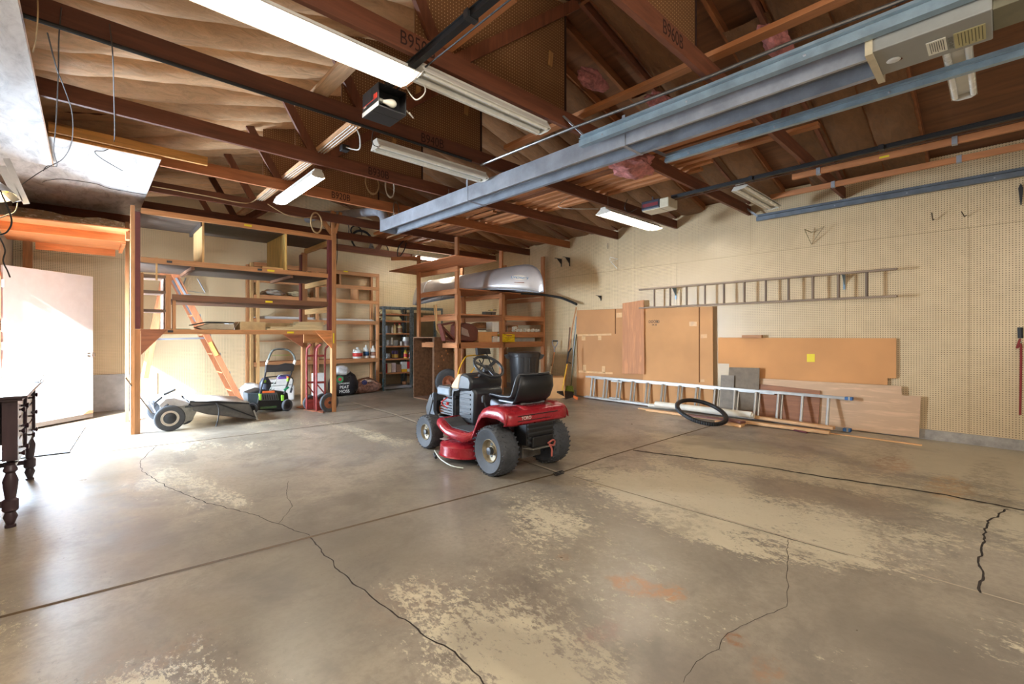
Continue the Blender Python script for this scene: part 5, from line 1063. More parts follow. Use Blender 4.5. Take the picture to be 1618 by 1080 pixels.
# fender + footboards: one pressed red body
def slab(prof, th, ys, mat, name, bev=.012, smooth=True):
    """prof (x, z) line given width samples ys=[(y, drop)]"""
    rows = []
    for y, dr in ys: rows.append([(x, y * (1 if abs(y) < .001 else 1), z - dr) for x, z in prof])
    return L(name, MB().grid(rows), mat, smooth=smooth, solid=th)
fp = [(-.235, .59), (-.21, .615), (-.12, .635), (.04, .632), (.12, .60), (.18, .54), (.235, .44), (.28, .365), (.34, .335), (.66, .335), (.75, .37), (.83, .42)]
slab(fp, .008, [(-.43, .10), (-.445, .055), (-.43, .015), (-.40, 0), (-.17, 0)], M_redp, 'footboard_right') if False else None
sk = lambda x: .10 if x < .05 else (.085 if x < .36 else .06)
def fender(s):
    ys = [(.455, 1.0), (.452, .55), (.44, .18), (.42, .03), (.39, 0), (.14, 0)]
    rows = [[(x + (-.01 if x < -.22 and q > .5 else 0), s * (y - .06 * (x < .3)) + .02, z - sk(x) * q) for x, z in fp] for y, q in ys]
    L('footboard', MB().grid(rows), M_redp, smooth=True, solid=.007)
    mt = [(.31, .345), (.36, .341), (.65, .341), (.74, .375), (.80, .410)]
    L('foot_mat', MB().grid([[(x, s * y, z + .004) for x, z in mt] for y in (.40, .20)]), M_rub, solid=.006)
fender(1); fender(-1)
rear = [(x, z) for x, z in fp if x < .03]
L('rear_fender', MB().grid([[(x, y, z + .004) for x, z in rear] for y in (-.20, -.1, 0, .1, .20)]), M_redp, smooth=True, solid=.008)
bk = []
for y in [i * .395 / 8 for i in range(-8, 9)]:
    e = .0 if abs(y) < .34 else (abs(y) - .34) * .9 ; y += .02
    bk.append([(-.20 + e, y, .617), (-.235 + e, y, .60), (-.26 + e, y, .565), (-.265 + e, y, .50), (-.255 + e, y, .485)])
L('rear_skirt', MB().grid(bk), M_redp, smooth=True, solid=.008)
L('trim_stripe', MB().box(-.271, -.268, -.20, .30, .563, .570).box(-.271, -.268, -.10, .30, .518, .524), M_blk)
M_ = FR[MW.name] @ Matrix.Translation((-.2705, .20, .543)) @ (Matrix.Rotation(R(-90), 4, 'Z') @ Matrix.Rotation(R(90), 4, 'X'))
text('maker_name', 'TORO', M_white, MW, M_.translation, M_.to_3x3().to_4x4(), .042)
L('rear_cover', MB().box(-.25, -.05, -.17, .17, .27, .52), M_blk, bevel=.02)
for k in range(5): L('cover_rib', MB().box(-.258, -.246, -.165, .165, .30 + k * .042, .316 + k * .042), M_bp)
L('hitch_plate', MB().prism([(-.30, -.14, .25), (-.30, .14, .25), (-.2, .18, .25), (-.2, -.18, .25)], (0, 0, .008)), plain((120, 116, 108), .6, .3, var=.3))
L('knotted_cord', MB().tube(curve_pts([(-.29, -.05, .28), (-.31, -.09, .31), (-.30, -.13, .29), (-.31, -.10, .26), (-.30, -.06, .27), (-.31, -.08, .23), (-.31, -.08, .16)], 5), .009, 6), plain((170, 90, 80), .8))
# seat
sr = []
for i in range(11):
    u = -1 + .2 * i; row = []
    w0 = .235
    for x, z, wf, dish in ((.27, .645, .86, 0), (.285, .67, .9, 0), (.26, .69, .95, .012), (.10, .68, 1, .03), (-.06, .685, 1, .03), (-.13, .72, 1, .025), (-.165, .80, 1, .03), (-.19, .90, .95, .03), (-.20, .935, .84, .02), (-.225, .925, .84, 0)):
        b = abs(u) ** 3; row.append((x + (.05 * b if x < -.1 else 0), u * w0 * wf, z + (.03 * b if x > -.12 else 0) - dish * (1 - u * u) * .6))
    sr.append(row)
L('seat', MB().grid(sr), M_bp, smooth=True, solid=.03, sub=1)
L('seat_back_shell', MB().grid([[(-.13 + .05 * abs(u) ** 3 - .0, u * .21, .645), (-.19 + .05 * abs(u) ** 3, u * .222, .70), (-.235 + .05 * abs(u) ** 3, u * .222, .80), (-.24 + .05 * abs(u) ** 3, u * .205, .91)] for u in [-1 + .2 * i for i in range(11)]]), M_blk, smooth=True, solid=.01)
L('seat_bracket', MB().beam((-.10, .06, .63), (-.10, .06, .70), .02, .04).beam((-.10, -.12, .63), (-.10, -.12, .70), .02, .04).box(-.14, .2, -.15, .15, .64, .655), plain((128, 128, 130), .45, .5))
for s in (-.1, .08): L('seat_spring', MB().lathe([(.022, 0), (.026, .012), (.022, .024), (.026, .036), (.022, .05)], (-.05, s, .63), n=12), M_galv)
L('side_lever', MB().tube(curve_pts([(.26, .22, .36), (.28, .22, .5), (.33, .235, .66)], 4), .011, 6).lathe([(.02, 0), (.022, .05), (.012, .07)], (.33, .235, .62), n=10), M_blk, smooth=True)
L('tank_panel', MB().box(.08, .30, .05, .20, .56, .63, tilt=('Y', -.3)), plain((120, 130, 150), .4), bevel=.02)
# console, dash, steering
cs = [(.56, .34), (.54, .70), (.60, .74), (.84, .70), (.86, .60), (.86, .34)]
L('console', MB().prism([(x, -.19, z) for x, z in cs], (0, .38, 0)), M_bp, bevel=.03, smooth=True)
for k in range(6): L('louver', MB().box(.62, .82, .188, .198, .40 + k * .05, .418 + k * .05), M_bp, bevel=.004)
L('engine_guard', MB().prism([(.98, .195, .34), (.98, .195, .66), (.96, .195, .70), (.84, .195, .72), (.84, .195, .69), (.94, .195, .67), (.955, .195, .64), (.955, .195, .34)], (0, -.02, 0)), M_bp)
ds = [(.60, .70), (.575, .80), (.62, .86), (.74, .885), (.80, .865), (.84, .74), (.84, .69)]
L('dash', MB().prism([(x, -.215, z) for x, z in ds], (0, .43, 0)), M_bp, bevel=.03, smooth=True)
L('tan_cover', MB().prism([(.79, -.17, .865), (.84, -.17, .872), (.985, -.17, .735), (.985, -.17, .70), (.84, -.17, .70)], (0, .375, 0)), M_tanp, bevel=.02)
L('ignition_label', MB().box(.612, .64, .10, .15, .835, .85, tilt=('Y', -.5)), plain((216, 130, 60), .5)); L('throttle_lever', MB().tube([(.63, .09, .84), (.60, .09, .87)], .01, 8), M_galv)
L('steering_column', MB().cyl((.72, 0, .80), (.585, 0, .93), .035, 14), M_blk, smooth=True)
sc_ = Vector((.56, 0, .955)); sa = Vector((-.62, 0, .78)).normalized(); q = Vector((0, 1, 0)); q2 = sa.cross(q)
L('steering_wheel', MB().tube([sc_ + (q * math.cos(a * math.pi / 16) + q2 * math.sin(a * math.pi / 16)) * .165 for a in range(32)], .0155, 10, closed=True), M_bp, smooth=True)
hb = MB().lathe([(.05, -.03), (.055, -.005), (.03, .012), (.002, .014)], sc_ - sa * .02, sa, 18)
for a in (90, 210, 330):
    e = q * math.cos(R(a)) + q2 * math.sin(R(a)); hb.beam(sc_ - sa * .02 + e * .02, sc_ + e * .16, .045 if a == 90 else .035, .014, sa)
L('wheel_spokes', hb, M_bp, bevel=.004)
# engine
M_eng = plain((92, 92, 94), .5, .5, var=.4, scale=20)
L('engine_block', MB().box(1.04, 1.30, -.14, .12, .36, .56).box(1.06, 1.26, -.10, .10, .56, .62), M_eng, bevel=.015)
for k in range(5): L('cooling_fin', MB().box(1.05, 1.29, .12, .15, .38 + k * .032, .392 + k * .032), M_eng)
L('air_cleaner', MB().box(1.02, 1.30, -.13, .20, .60, .695), plain((112, 120, 128), .4, .2), bevel=.02)
L('air_cleaner_top', MB().box(1.04, 1.28, -.11, .18, .695, .705), M_bp)
L('spark_lead', MB().tube(curve_pts([(1.12, .16, .58), (1.16, .22, .52), (1.10, .18, .46)], 4), .007, 6), M_cap); L('red_cap', MB().lathe([(.016, 0), (.016, .03), (.002, .034)], (1.08, .19, .50), n=10), M_cap)
L('muffler', MB().cyl((1.32, -.2, .42), (1.32, .12, .42), .06, 16), M_rusty, smooth=True)
L('front_support', MB().prism([(1.28, .16, .30), (1.44, .16, .34), (1.48, .16, .44), (1.40, .16, .60), (1.36, .16, .62), (1.36, .16, .40)], (0, .05, 0)).prism([(1.28, -.20, .30), (1.44, -.20, .34), (1.48, -.20, .44), (1.40, -.20, .60), (1.36, -.20, .62), (1.36, -.20, .40)], (0, .05, 0)), plain((70, 76, 84), .4), bevel=.01)
L('front_grille', MB().prism([(1.36, -.20, .52), (1.42, -.20, .60), (1.53, -.20, .42), (1.50, -.20, .33), (1.44, -.20, .34)], (0, .42, 0)), M_bp, bevel=.012)
# cutting deck
dkm = MB()
for cx_, cy_, r_ in ((.60, .24, .29), (.70, -.22, .29)):
    dkm.lathe([(r_ + .012, .075), (r_, .085), (r_ - .005, .175), (r_ - .045, .205), (.12, .212), (.11, .225), (.001, .228)], (cx_, cy_, 0), n=36)
L('cutting_deck', dkm, M_redp, smooth=True); L('deck_underside', MB().lathe([(.26, .05), (.28, .08)], (.60, .24, 0), n=28).lathe([(.26, .05), (.28, .08)], (.70, -.22, 0), n=28), M_blk)
L('spindle_cover', MB().lathe([(.062, .21), (.06, .31), (.055, .325), (.002, .33)], (.60, .30, 0), n=20), plain((100, 106, 114), .35), smooth=True)
L('deck_wire', MB().tube(curve_pts([(.78, .53, .10), (.62, .56, .055), (.42, .56, .03), (.30, .50, .022)], 4), .006, 6), plain((190, 196, 180), .5)); L('deck_wire_end', MB().cyl((.80, .52, .06), (.72, .55, .045), .016, 8), M_blk)
L('worn_label', MB().lathe([(.286, .160), (.290, .180)], (.60, .24, 0), n=36, cap=False) if False else MB().box(.70, .80, .40, .46, .2095, .2105), plain((180, 160, 150), .6))
M2 = FR[MW.name]
sc0 = gz(883, 747, .018)
tag(P('spring_coil', MB().tube([sc0 + Vector((-.06 + .003 * k, .0, .014 * math.sin(k * 1.1))) + Vector((0, .02 * math.cos(k * 1.1), 0)) for k in range(40)], .0035, 5), M_blk), 'short black coil of wire lying where the floor joints cross', 'spring')
# ---------------------------------------------------------------- right wall and floor along it
XW = WX - .03
def wallpanel(name, lab, pts, X, th, mat, cat='panel', bev=0):
    return tag(P(name, MB().prism([gx(px, py, X) for px, py in pts], (th, 0, 0)), mat, bevel=bev), lab, cat)
def cbm(c, n):
    t = NT(n); v = t.co((1, 1, 30)); f = t.noise(v, 6, 2, .5); g = t.noise(t.co(), 1.4, 3, .5); a = srgb(c)[:3]
    col = t.ramp(g, [(.3, tuple(x * .86 for x in a)), (.7, tuple(min(1, x * 1.08) for x in a))]); t.bump(f, .12, .002); return t.done(col, .8)
M_c1 = cbm((190, 136, 88), 'cardboard_a'); M_c2 = cbm((206, 152, 100), 'cardboard_b'); M_c3 = cbm((208, 148, 92), 'hardboard'); M_tape = plain((216, 170, 116), .5); M_fold = plain((120, 76, 40), .9)
a = wallpanel('cardboard_sheet', 'tall taped cardboard sheet against the right wall, left of the orange plank', [(911, 490), (1019, 486), (1019, 637), (911, 624)], XW - .02, .012, M_c1, 'cardboard')
X2 = XW - .0225
def strap(par, pts, m, X, nm='tape_strip'): P(nm, MB().prism([gx(px, py, X) for px, py in pts], (.0015, 0, 0)), m, par)
for pts in (((912, 528), (966, 526.5), (966, 529.5), (912, 531)), ((919, 530), (925, 530), (925, 537.5), (919, 537.5)), ((945, 529), (950, 529), (950, 537), (945, 537)), ((914, 585), (968, 588), (968, 591), (914, 588)), ((921, 576), (926, 576), (926, 587), (921, 586)), ((951, 578), (956, 578), (956, 589), (951, 588)), ((974, 494), (983, 493.5), (983, 501), (974, 501.5))): strap(a, pts, M_tape, X2)
strap(a, ((971.5, 488), (973, 488), (973, 527), (971.5, 527)), M_fold, X2, 'fold_line')
pk = wallpanel('wooden_plank', 'orange-brown plywood plank hung upright between the two cardboard sheets', [(983.5, 479), (1017, 473.5), (1018, 591), (983.5, 590)], XW - .09, .016, wood((192, 130, 84), 'Z', dark=.78), 'plank')
b = wallpanel('cardboard_sheet', 'largest cardboard sheet with small black printing, beneath the wall ladder', [(1016, 487), (1126, 484), (1127, 648), (1016, 637)], XW - .05, .014, M_c2, 'cardboard')
X3 = XW - .0525
strap(b, ((1104, 485), (1106, 485), (1106, 604), (1104, 604)), M_fold, X3, 'fold_line'); strap(b, ((1089, 508), (1101, 508), (1101, 515), (1089, 515)), M_tape, X3); strap(b, ((1107, 528), (1117, 527.5), (1117, 533.5), (1107, 534)), M_tape, X3); strap(b, ((1107, 599), (1113, 599), (1113, 603), (1107, 603)), M_tape, X3)
for k, s_ in enumerate(('DOOR', '30')): text('printing', s_, M_txt, b, gx(1032 + k * 7.5, 508, X3), (R(90), 0, R(-90)), .075, sx=.8)
text('printing', '24-36', M_txt, b, gx(1034, 513, X3), (R(90), 0, R(-90)), .045)
c = wallpanel('hardboard_panel', 'wide orange hardboard panel with a small yellow sticker on the right wall', [(1134.5, 533), (1416, 534), (1416, 597.5), (1402.5, 597.5), (1402.5, 608), (1152, 596), (1152, 574.5), (1134.5, 574)], XW - .01, .008, M_c3)
strap(c, ((1275, 559), (1287.5, 559), (1287.5, 571.5), (1275, 571.5)), M_ylab, XW - .0125, 'yellow_sticker')
tag(P('wood_block', MB().box(XW - .08, XW - .012, gx(1206, 533, XW).y, gx(1175, 533, XW).y, gx(1190, 533.5, XW).z, gx(1190, 529, XW).z), W_o('Y')), 'short wood block fixed on top of the orange hardboard panel', 'block')
pw = wallpanel('plywood_board', 'long pale plywood board with stepped corner standing on the floor by the wall', [(1201, 597.5), (1424, 610), (1425, 624), (1455, 626), (1452, 691), (1201, 662)], XW - .045, .012, wood((208, 170, 134), 'Y', dark=.9, knots=False, spread=.03), 'plywood')
pw2 = wallpanel('plywood_board', 'darker reddish plywood offcut behind the lying ladder', [(1168, 603), (1296, 617), (1293, 669), (1168, 655)], XW - .075, .012, wood((150, 98, 66), 'Y', dark=.7), 'plywood')
wallpanel('grey_board', 'dark grey-brown square board behind the lying ladder, beside the hardboard panel', [(1152, 580), (1200, 581), (1198, 650), (1147, 645)], XW - .10, .012, plain((126, 112, 96), .85, var=.15), 'board')
wallpanel('grey_board', 'second grey board just in front, lower left of the dark square one', [(1139, 592), (1160, 593), (1158, 648), (1137, 645)], XW - .125, .010, plain((138, 128, 116), .85, var=.15), 'board')
# wooden ladder on the wall
XL = XW - .17
wl_ = T('wall_ladder', 'long grey wooden ladder hung level on brackets high on the right wall', 'ladder', (XL, 3.3, 1.8))
M_old = wood((138, 116, 96), 'Y', dark=.6); M_old2 = wood((126, 104, 86), 'Z', dark=.6)
def tp(px, top):
    return 457.5 + (px - 1010) * (424.5 - 457.5) / 408 if top else 486.5 + (px - 1010) * (467.5 - 486.5) / 408
pT = [gx(px, tp(px, 1), XL) for px in (1010, 1418)]; pB = [gx(px, tp(px, 0), XL) for px in (1010, 1418)]
P('rail', MB().beam(pT[0], pT[1], .05, .028), M_old, wl_, bevel=.006); P('rail', MB().beam(pB[0], pB[1], .05, .028), M_old, wl_, bevel=.006)
for px in (1034, 1059, 1085, 1114, 1144, 1176, 1210, 1246, 1284.5, 1325, 1369.5): P('rung', MB().cyl(gx(px, tp(px, 0), XL), gx(px, tp(px, 1), XL), .017, 10), M_old2, wl_, smooth=True)
def bracket(lab, px, py, L_, mat, dep=.17):
    p = gx(px, py, XW + .02); t = T('shelf_bracket', lab, 'bracket', p)
    P('wall_arm', MB().box(p.x - .006, p.x, p.y - .012, p.y + .012, p.z - L_, p.z), mat, t); P('shelf_arm', MB().box(p.x - dep, p.x, p.y - .012, p.y + .012, p.z - .006, p.z), mat, t)
    P('rib', MB().prism([(p.x - .006, p.y - .002, p.z - L_ * .7), (p.x - dep * .7, p.y - .002, p.z - .006), (p.x - .006, p.y - .002, p.z - .006)], (0, .004, 0)), mat, t)
bracket('dark steel bracket on the right wall, left one of the high pair', 887, 409, .17, M_dark, .22); bracket('dark steel bracket on the right wall, right one of the high pair', 900, 407, .18, M_dark, .22); bracket('small dark bracket above the cardboard by the black hose end', 949.5, 467, .10, M_dark, .16)
bracket('blue-grey bracket holding the far end of the wall ladder', 1068, tp(1068, 1) + 2, .20, M_blgalv, .20); bracket('blue-grey bracket holding the near end of the wall ladder', 1334, tp(1334, 1) + 3, .20, M_blgalv, .20)
def hookset(lab, pts, r, mat): return tag(P('wall_hook', MB().tube([gx(px, py, XW + .015 - dx) for px, py, dx in pts], r, 6), mat), lab, 'hook')
hookset('white wire utensil rack on the wall beside the panel seam', [(964, 411, .1), (964, 406, .1), (976, 409, .02), (965, 413, .1), (975, 424, .0)], .008, M_white)
hookset('pale folding hook high on the wall above the ladder', [(1271, 362, .12), (1282, 367, .02), (1302, 357, .12), (1282, 386, .0), (1271, 362, .12)], .007, plain((170, 150, 112), .5))
hookset('thin peg hook near the right edge of the picture, left one', [(1472, 336, .14), (1474, 348, .02), (1476, 346, 0)], .006, M_chain); hookset('thin peg hook near the right edge of the picture, right one', [(1519, 334, .14), (1524, 342, .02), (1527, 340, 0)], .006, M_chain)
hookset('small black hook mark on the wall, left of the white wire rack', [(960.5, 384, .02), (960.5, 393, .01)], .005, M_blk)
ph = T('pointed_hanger', 'dark pointed metal fitting on the wall at the right edge', 'hanger', gx(1614, 323, XW))
P('blade', MB().prism([gx(px, py, XW - .02) for px, py in ((1609, 297), (1613, 289), (1617, 297), (1614.5, 323), (1612.5, 323))], (.03, 0, 0)), M_dark, ph)
rc = T('braided_cord', 'red cord hanging from a dark grip at the right edge of the wall', 'cord', gx(1613, 600, XW))
P('cord_strand', MB().tube(curve_pts([gx(1612, 535, XW - .02), gx(1607, 550, XW - .02), gx(1613, 545, XW - .03), gx(1613, 600, XW - .02), gx(1612, 655, XW - .01)], 5), .010, 6), plain((140, 50, 46), .8), rc)
P('grip', MB().cyl(gx(1612, 517, XW - .02), gx(1612.5, 534, XW - .02), .022, 10), M_dark, rc); P('hook', MB().tube([gx(1612, 534, XW - .02), gx(1615, 549, XW - .02), gx(1612, 549, XW - .02)], .005, 5), M_chain, rc)
bh = [gy(px, py, y) for px, py, y in ((790, 461, 7.3), (815, 463, 7.1), (840, 464, 6.9), (862, 466, 6.75), (885, 470, 6.5), (900, 475.5, 6.25), (911, 480.5, 6.02))]
tag(P('black_pipe', MB().tube(curve_pts(bh, 6), .026, 12), M_blk, smooth=True), 'long bent black plastic pipe poking out of the canoe rack toward the wall', 'pipe')
# aluminium extension ladder on its edge
el = T('extension_ladder', 'aluminium extension ladder standing on edge along the right wall, blue end caps', 'ladder', (7.45, 3.5, 0))
A0, A1 = Vector((7.50, 5.80, .44)), Vector((7.46, 1.40, .44)); B0, B1 = Vector((7.44, 5.80, .035)), Vector((7.36, 1.40, .035))
M_al = plain((176, 172, 166), .4, .6, var=.12)
for nm, p, q_, dx in (('rail', A0, A1, 0), ('rail', B0, B1, 0)):
    P(nm, MB().beam(p, q_, .075, .022), M_al, el); P('rail_flange', MB().beam(p + Vector((-.038, 0, 0)), q_ + Vector((-.038, 0, 0)), .006, .032).beam(p + Vector((.038, 0, 0)), q_ + Vector((.038, 0, 0)), .006, .032), M_al, el)
P('fly_rail', MB().beam(A0 + Vector((.04, -.1, -.03)), A1 + Vector((.04, .9, -.03)), .05, .018), M_al, el)
for i in range(14):
    u = .035 + i * .0705; p = A0.lerp(A1, u); q_ = B0.lerp(B1, u); P('rung', MB().cyl(q_ + Vector((-.02, 0, .01)), p + Vector((-.02, 0, -.01)), .019, 8), M_al, el)
    if i < 12: P('fly_rung', MB().cyl(q_ + Vector((.035, -.035, .01)), p + Vector((.035, -.035, -.01)), .019, 8), M_al, el)
M_blue = plain((56, 104, 160), .5)
for p in (A1, B1): P('end_cap', MB().beam(p + Vector((0, .03, 0)), p + Vector((0, -.055, 0)), .085, .042), M_blue, el, bevel=.004); P('cap_clip', MB().beam(p + Vector((-.002, -.01, .001)), p + Vector((-.002, -.03, .001)), .09, .045), M_al, el)
P('rail_guide', MB().beam(A0 + Vector((-.01, -.62, -.05)), A0 + Vector((-.01, -.86, -.05)), .06, .02).beam(B0 + Vector((-.01, -.62, .04)), B0 + Vector((-.01, -.86, .04)), .06, .02), M_al, el)
# pipes, tyre and timber on the floor
def lie(name, lab, p, q_, r, mat, cat, z=None, flat=None, grp=None):
    z = r if z is None else z; a = gz(*p, z); b_ = gz(*q_, z); m = MB()
    if flat: m.beam(a, b_, flat[0], flat[1])
    else: m.cyl(a, b_, r, 16)
    return tag(P(name, m, mat, smooth=not flat, bevel=.003 if flat else 0), lab, cat, grp)
M_pvc = plain((226, 220, 204), .4, var=.06)
lie('pvc_pipe', 'shorter white pipe with a socket end at the far left of the floor pile', (1025, 640), (1076, 645), .036, M_pvc, 'pipe')
lie('pvc_pipe', 'long white pipe running under the bicycle tyre', (1036, 638), (1188, 655.5), .05, M_pvc, 'pipe', .115)
tag(P('pipe_socket', MB().cyl(gz(1184, 656, .105), gz(1191, 657, .105), .035, 14), M_pvc), 'white pipe end showing beyond the long white pipe', 'pipe')
W_p = wood((226, 176, 124), 'Y', dark=.8); 
lie('timber_strip', 'thin pale timber strip at the left front of the floor pile', (1009, 644.5), (1072, 653.5), 0, W_p, 'board', .012, (.05, .02))
lie('timber_strip', 'pale timber running beneath the bicycle tyre', (1022, 647), (1180, 668), 0, W_p, 'board', .022, (.07, .035))
lie('timber_strip', 'long thin pale strip reaching farthest right on the floor', (1312, 684), (1457, 703), 0, W_p, 'board', .008, (.04, .014))
lie('timber_board', 'thick pale timber along the foot of the ladder, upper one', (1176, 656), (1318, 676), 0, W_p, 'board', .075, (.09, .038))
lie('timber_board', 'thick pale timber along the foot of the ladder, lower one', (1135, 661), (1311, 683), 0, W_p, 'board', .03, (.09, .038))
lie('red_rod', 'dark red rod on the floor in front of the pale timber', (1222, 672), (1275, 683), .012, plain((110, 50, 54), .6), 'rod')
lie('shelf_offcut', 'maroon-topped board offcut inside the bicycle tyre, far one', (1086, 655), (1142, 662), 0, plain((124, 80, 70), .6), 'board', .050, (.11, .02))
lie('shelf_offcut', 'maroon-topped board offcut right of the bicycle tyre', (1142, 661), (1174, 667), 0, plain((124, 80, 70), .6), 'board', .056, (.12, .03))
lie('timber_block', 'pale wood block under the near maroon offcut', (1132, 666), (1174, 672), 0, W_p, 'block', .019, (.13, .036))
lie('grey_pipe', 'grey rod lying on the floor below the bicycle tyre', (1045, 651), (1075, 655), .012, M_blk, 'rod')
ty_ = T('bicycle_tyre', 'black bicycle tyre lying on the pipes by the lying ladder', 'tyre', gz(1108, 656, .1))
tc = gz(1108, 650, .17); R_ = .33
def ring(a, rr): return tc + (Vector((RT[0], RT[1], 0)) * math.cos(a) + Vector((FW[0], FW[1], 0)) * math.sin(a) * .93) * rr + Vector((0, 0, .125 * math.sin(a - .25)))
P('tyre', MB().tube([ring(a * math.pi / 24, R_) for a in range(48)], .030, 12, closed=True), M_blk, ty_, smooth=True)
kn = MB()
for a in range(72):
    p = ring(a * math.pi / 36, R_ + .027); kn.box(p.x - .006, p.x + .006, p.y - .006, p.y + .006, p.z - .02, p.z + .02)
P('tread_knobs', kn, M_blk, ty_)
# long-handled tools in the corner
def tool(name, lab, cat, parts, base):
    t = T(name, lab, cat, base)
    for nm, pts, r, m in parts: P(nm, MB().tube(curve_pts(pts, 3), r, 8), m, t, smooth=True)
    return t
t = tool('shovel', 'D-handled shovel standing in the cardboard box corner, leaning on the wall', 'shovel', [('shaft', [gy(870, 592, 6.75), gy(876, 556, 6.65)], .017, W_o('Z')), ('ferrule', [gy(869, 594, 6.75), gy(870.5, 578, 6.72)], .021, M_creamb), ('handle_fork', [gy(876, 556, 6.65), gy(876, 548, 6.62)], .014, M_galv),
    ('d_grip', [gy(876, 549, 6.62), gy(873, 543, 6.62), gy(873, 538, 6.62), gy(881, 538, 6.62), gy(880, 544, 6.62), gy(876.5, 549, 6.62)], .010, M_galv), ('grip_bar', [gy(873, 538.5, 6.62), gy(881, 538.5, 6.62)], .014, M_blk)], gz(869, 622))
P('blade', MB().prism([gy(866, 594, 6.76), gy(873, 594, 6.76), gy(872, 622, 6.8), gy(865, 622, 6.8)], (0, .01, 0)), M_galv, t)
dp_ = T('dustpan', 'black lobby dustpan with a yellow shaft and black grip on the floor', 'dustpan', gz(890, 628))
P('shaft', MB().tube([gy(888.5, 616, 6.02), gy(896, 575, 6.05)], .012, 8), plain((226, 170, 40), .4), dp_, smooth=True)
P('grip', MB().tube(curve_pts([gy(895.5, 574, 6.05), gy(898, 560, 6.05), gy(899, 556, 6.05), gy(903, 550, 6.03)], 4), .017, 8), M_blk, dp_, smooth=True); P('side_grip', MB().tube([gy(896, 571, 6.04), gy(902, 573.5, 6.02)], .013, 8), M_blk, dp_)
P('pan', MB().prism([gz(876, 627, .0), gz(894, 630.5, .0), gz(905, 627, .0), gz(890, 624, 0)], (0, 0, .006)), M_blk, dp_)
P('pan_back', MB().prism([gz(879, 626, .01), gy(880, 617.5, 6.08), gy(893, 617, 6.08), gy(905, 618.5, 6.1), gz(906, 627, .01), gz(893, 628, .01)], (.0, -.02, 0)), M_blk, dp_, bevel=.006)
t = tool('broom', 'green-bristled broom with a thin dark handle leaning on the corner of the cardboard', 'broom', [('handle', [gy(902, 612, 6.12), gy(906, 572, 6.12), gx(911, 528, 7.56)], .011, plain((84, 80, 50), .6))], gz(901, 624))
P('bristles', MB().prism([gy(898, 609, 6.10), gy(905, 609.5, 6.10), gy(907.5, 621, 6.08), gy(895.5, 619.5, 6.08)], (0, .05, 0)), plain((110, 126, 44), .8, var=.3, scale=40), t); P('band', MB().prism([gy(896, 616, 6.13), gy(907, 618, 6.13), gy(907, 619.5, 6.13), gy(896, 617.5, 6.13)], (0, .06, 0)), plain((180, 190, 80), .6), t)
tool('long_pole', 'long orange wooden pole leaning against the wall behind the dustpan', 'pole', [('pole', [gy(896.5, 575, 6.33), gx(903, 525, 7.53), gx(910.5, 485, 7.57)], .014, W_o('Z'))] + [('pole_foot', [gy(892, 618, 6.3), gy(896.5, 575, 6.33)], .012, W_o('Z'))], gz(892, 622))
tool('wooden_stick', 'dark brown stick leaning on the wall left of the long orange pole', 'stick', [('stick', [gy(894, 600, 6.35), gx(900.5, 517, 7.58)], .013, wood((110, 76, 50), 'Z'))], gz(894, 618))
tool('metal_rod', 'thin grey rod leaning where the cardboard meets the wall', 'rod', [('rod', [gy(902, 614, 6.2), gx(910.5, 500, 7.58)], .008, M_blgalv)], gz(902, 622))
tag(P('orange_tool', MB().beam(gz(907, 626, .03), gz(912, 629, .03), .03, .05), M_orl), 'small orange and black object on the floor between broom and cardboard', 'tool')
# ---------------------------------------------------------------- left edge: door, desk, rug, door header
DA, DB = Vector((-.80, 8.70, 0)), Vector((.05, 9.55, 0)); dd = (DB - DA).normalized(); dn = Vector((dd.y, -dd.x, 0))
dr = T('door_1', None, None, (-.80, 8.70, .1)); dr['kind'] = 'structure'
M_door = plain((232, 232, 236), .35, var=.03)
z0, z1 = .09, 2.19
P('door_slab', MB().prism([DA + Vector((0, 0, z0)), DB + Vector((0, 0, z0)), DB + Vector((0, 0, z1)), DA + Vector((0, 0, z1))], dn * -.035), M_door, dr)
P('worn_corner', MB().prism([DB - dd * .16 + Vector((0, 0, z0)) + dn * .001, DB + Vector((0, 0, z0)) + dn * .001, DB + Vector((0, 0, z0 + .04)) + dn * .001, DB - dd * .07 + Vector((0, 0, z0 + .05)) + dn * .001], dn * .002), plain((214, 150, 110), .8), dr)
P('door_sweep', MB().prism([DA + Vector((0, 0, .03)), DB + Vector((0, 0, .03)), DB + Vector((0, 0, z0)), DA + Vector((0, 0, z0))], dn * -.012), plain((120, 108, 96), .8), dr)
kb = DB - dd * .07 + Vector((0, 0, .99))
P('door_knob', MB().lathe([(.034, 0), (.034, .006), (.014, .012), (.014, .04), (.03, .05), (.036, .065), (.03, .082), (.002, .086)], kb, dn, 20), plain((190, 186, 180), .2, .9), dr, smooth=True)
for z in (.35, 1.15, 1.95): P('hinge', MB().box(-.815, -.79, 8.67, 8.70, z - .05, z + .05), M_galv, dr)
P('weather_strip', MB().box(-.845, -.82, 8.66, 8.69, .6, 1.35).box(-.845, -.82, 8.66, 8.69, 1.5, 2.1), plain((196, 120, 80), .7), dr)
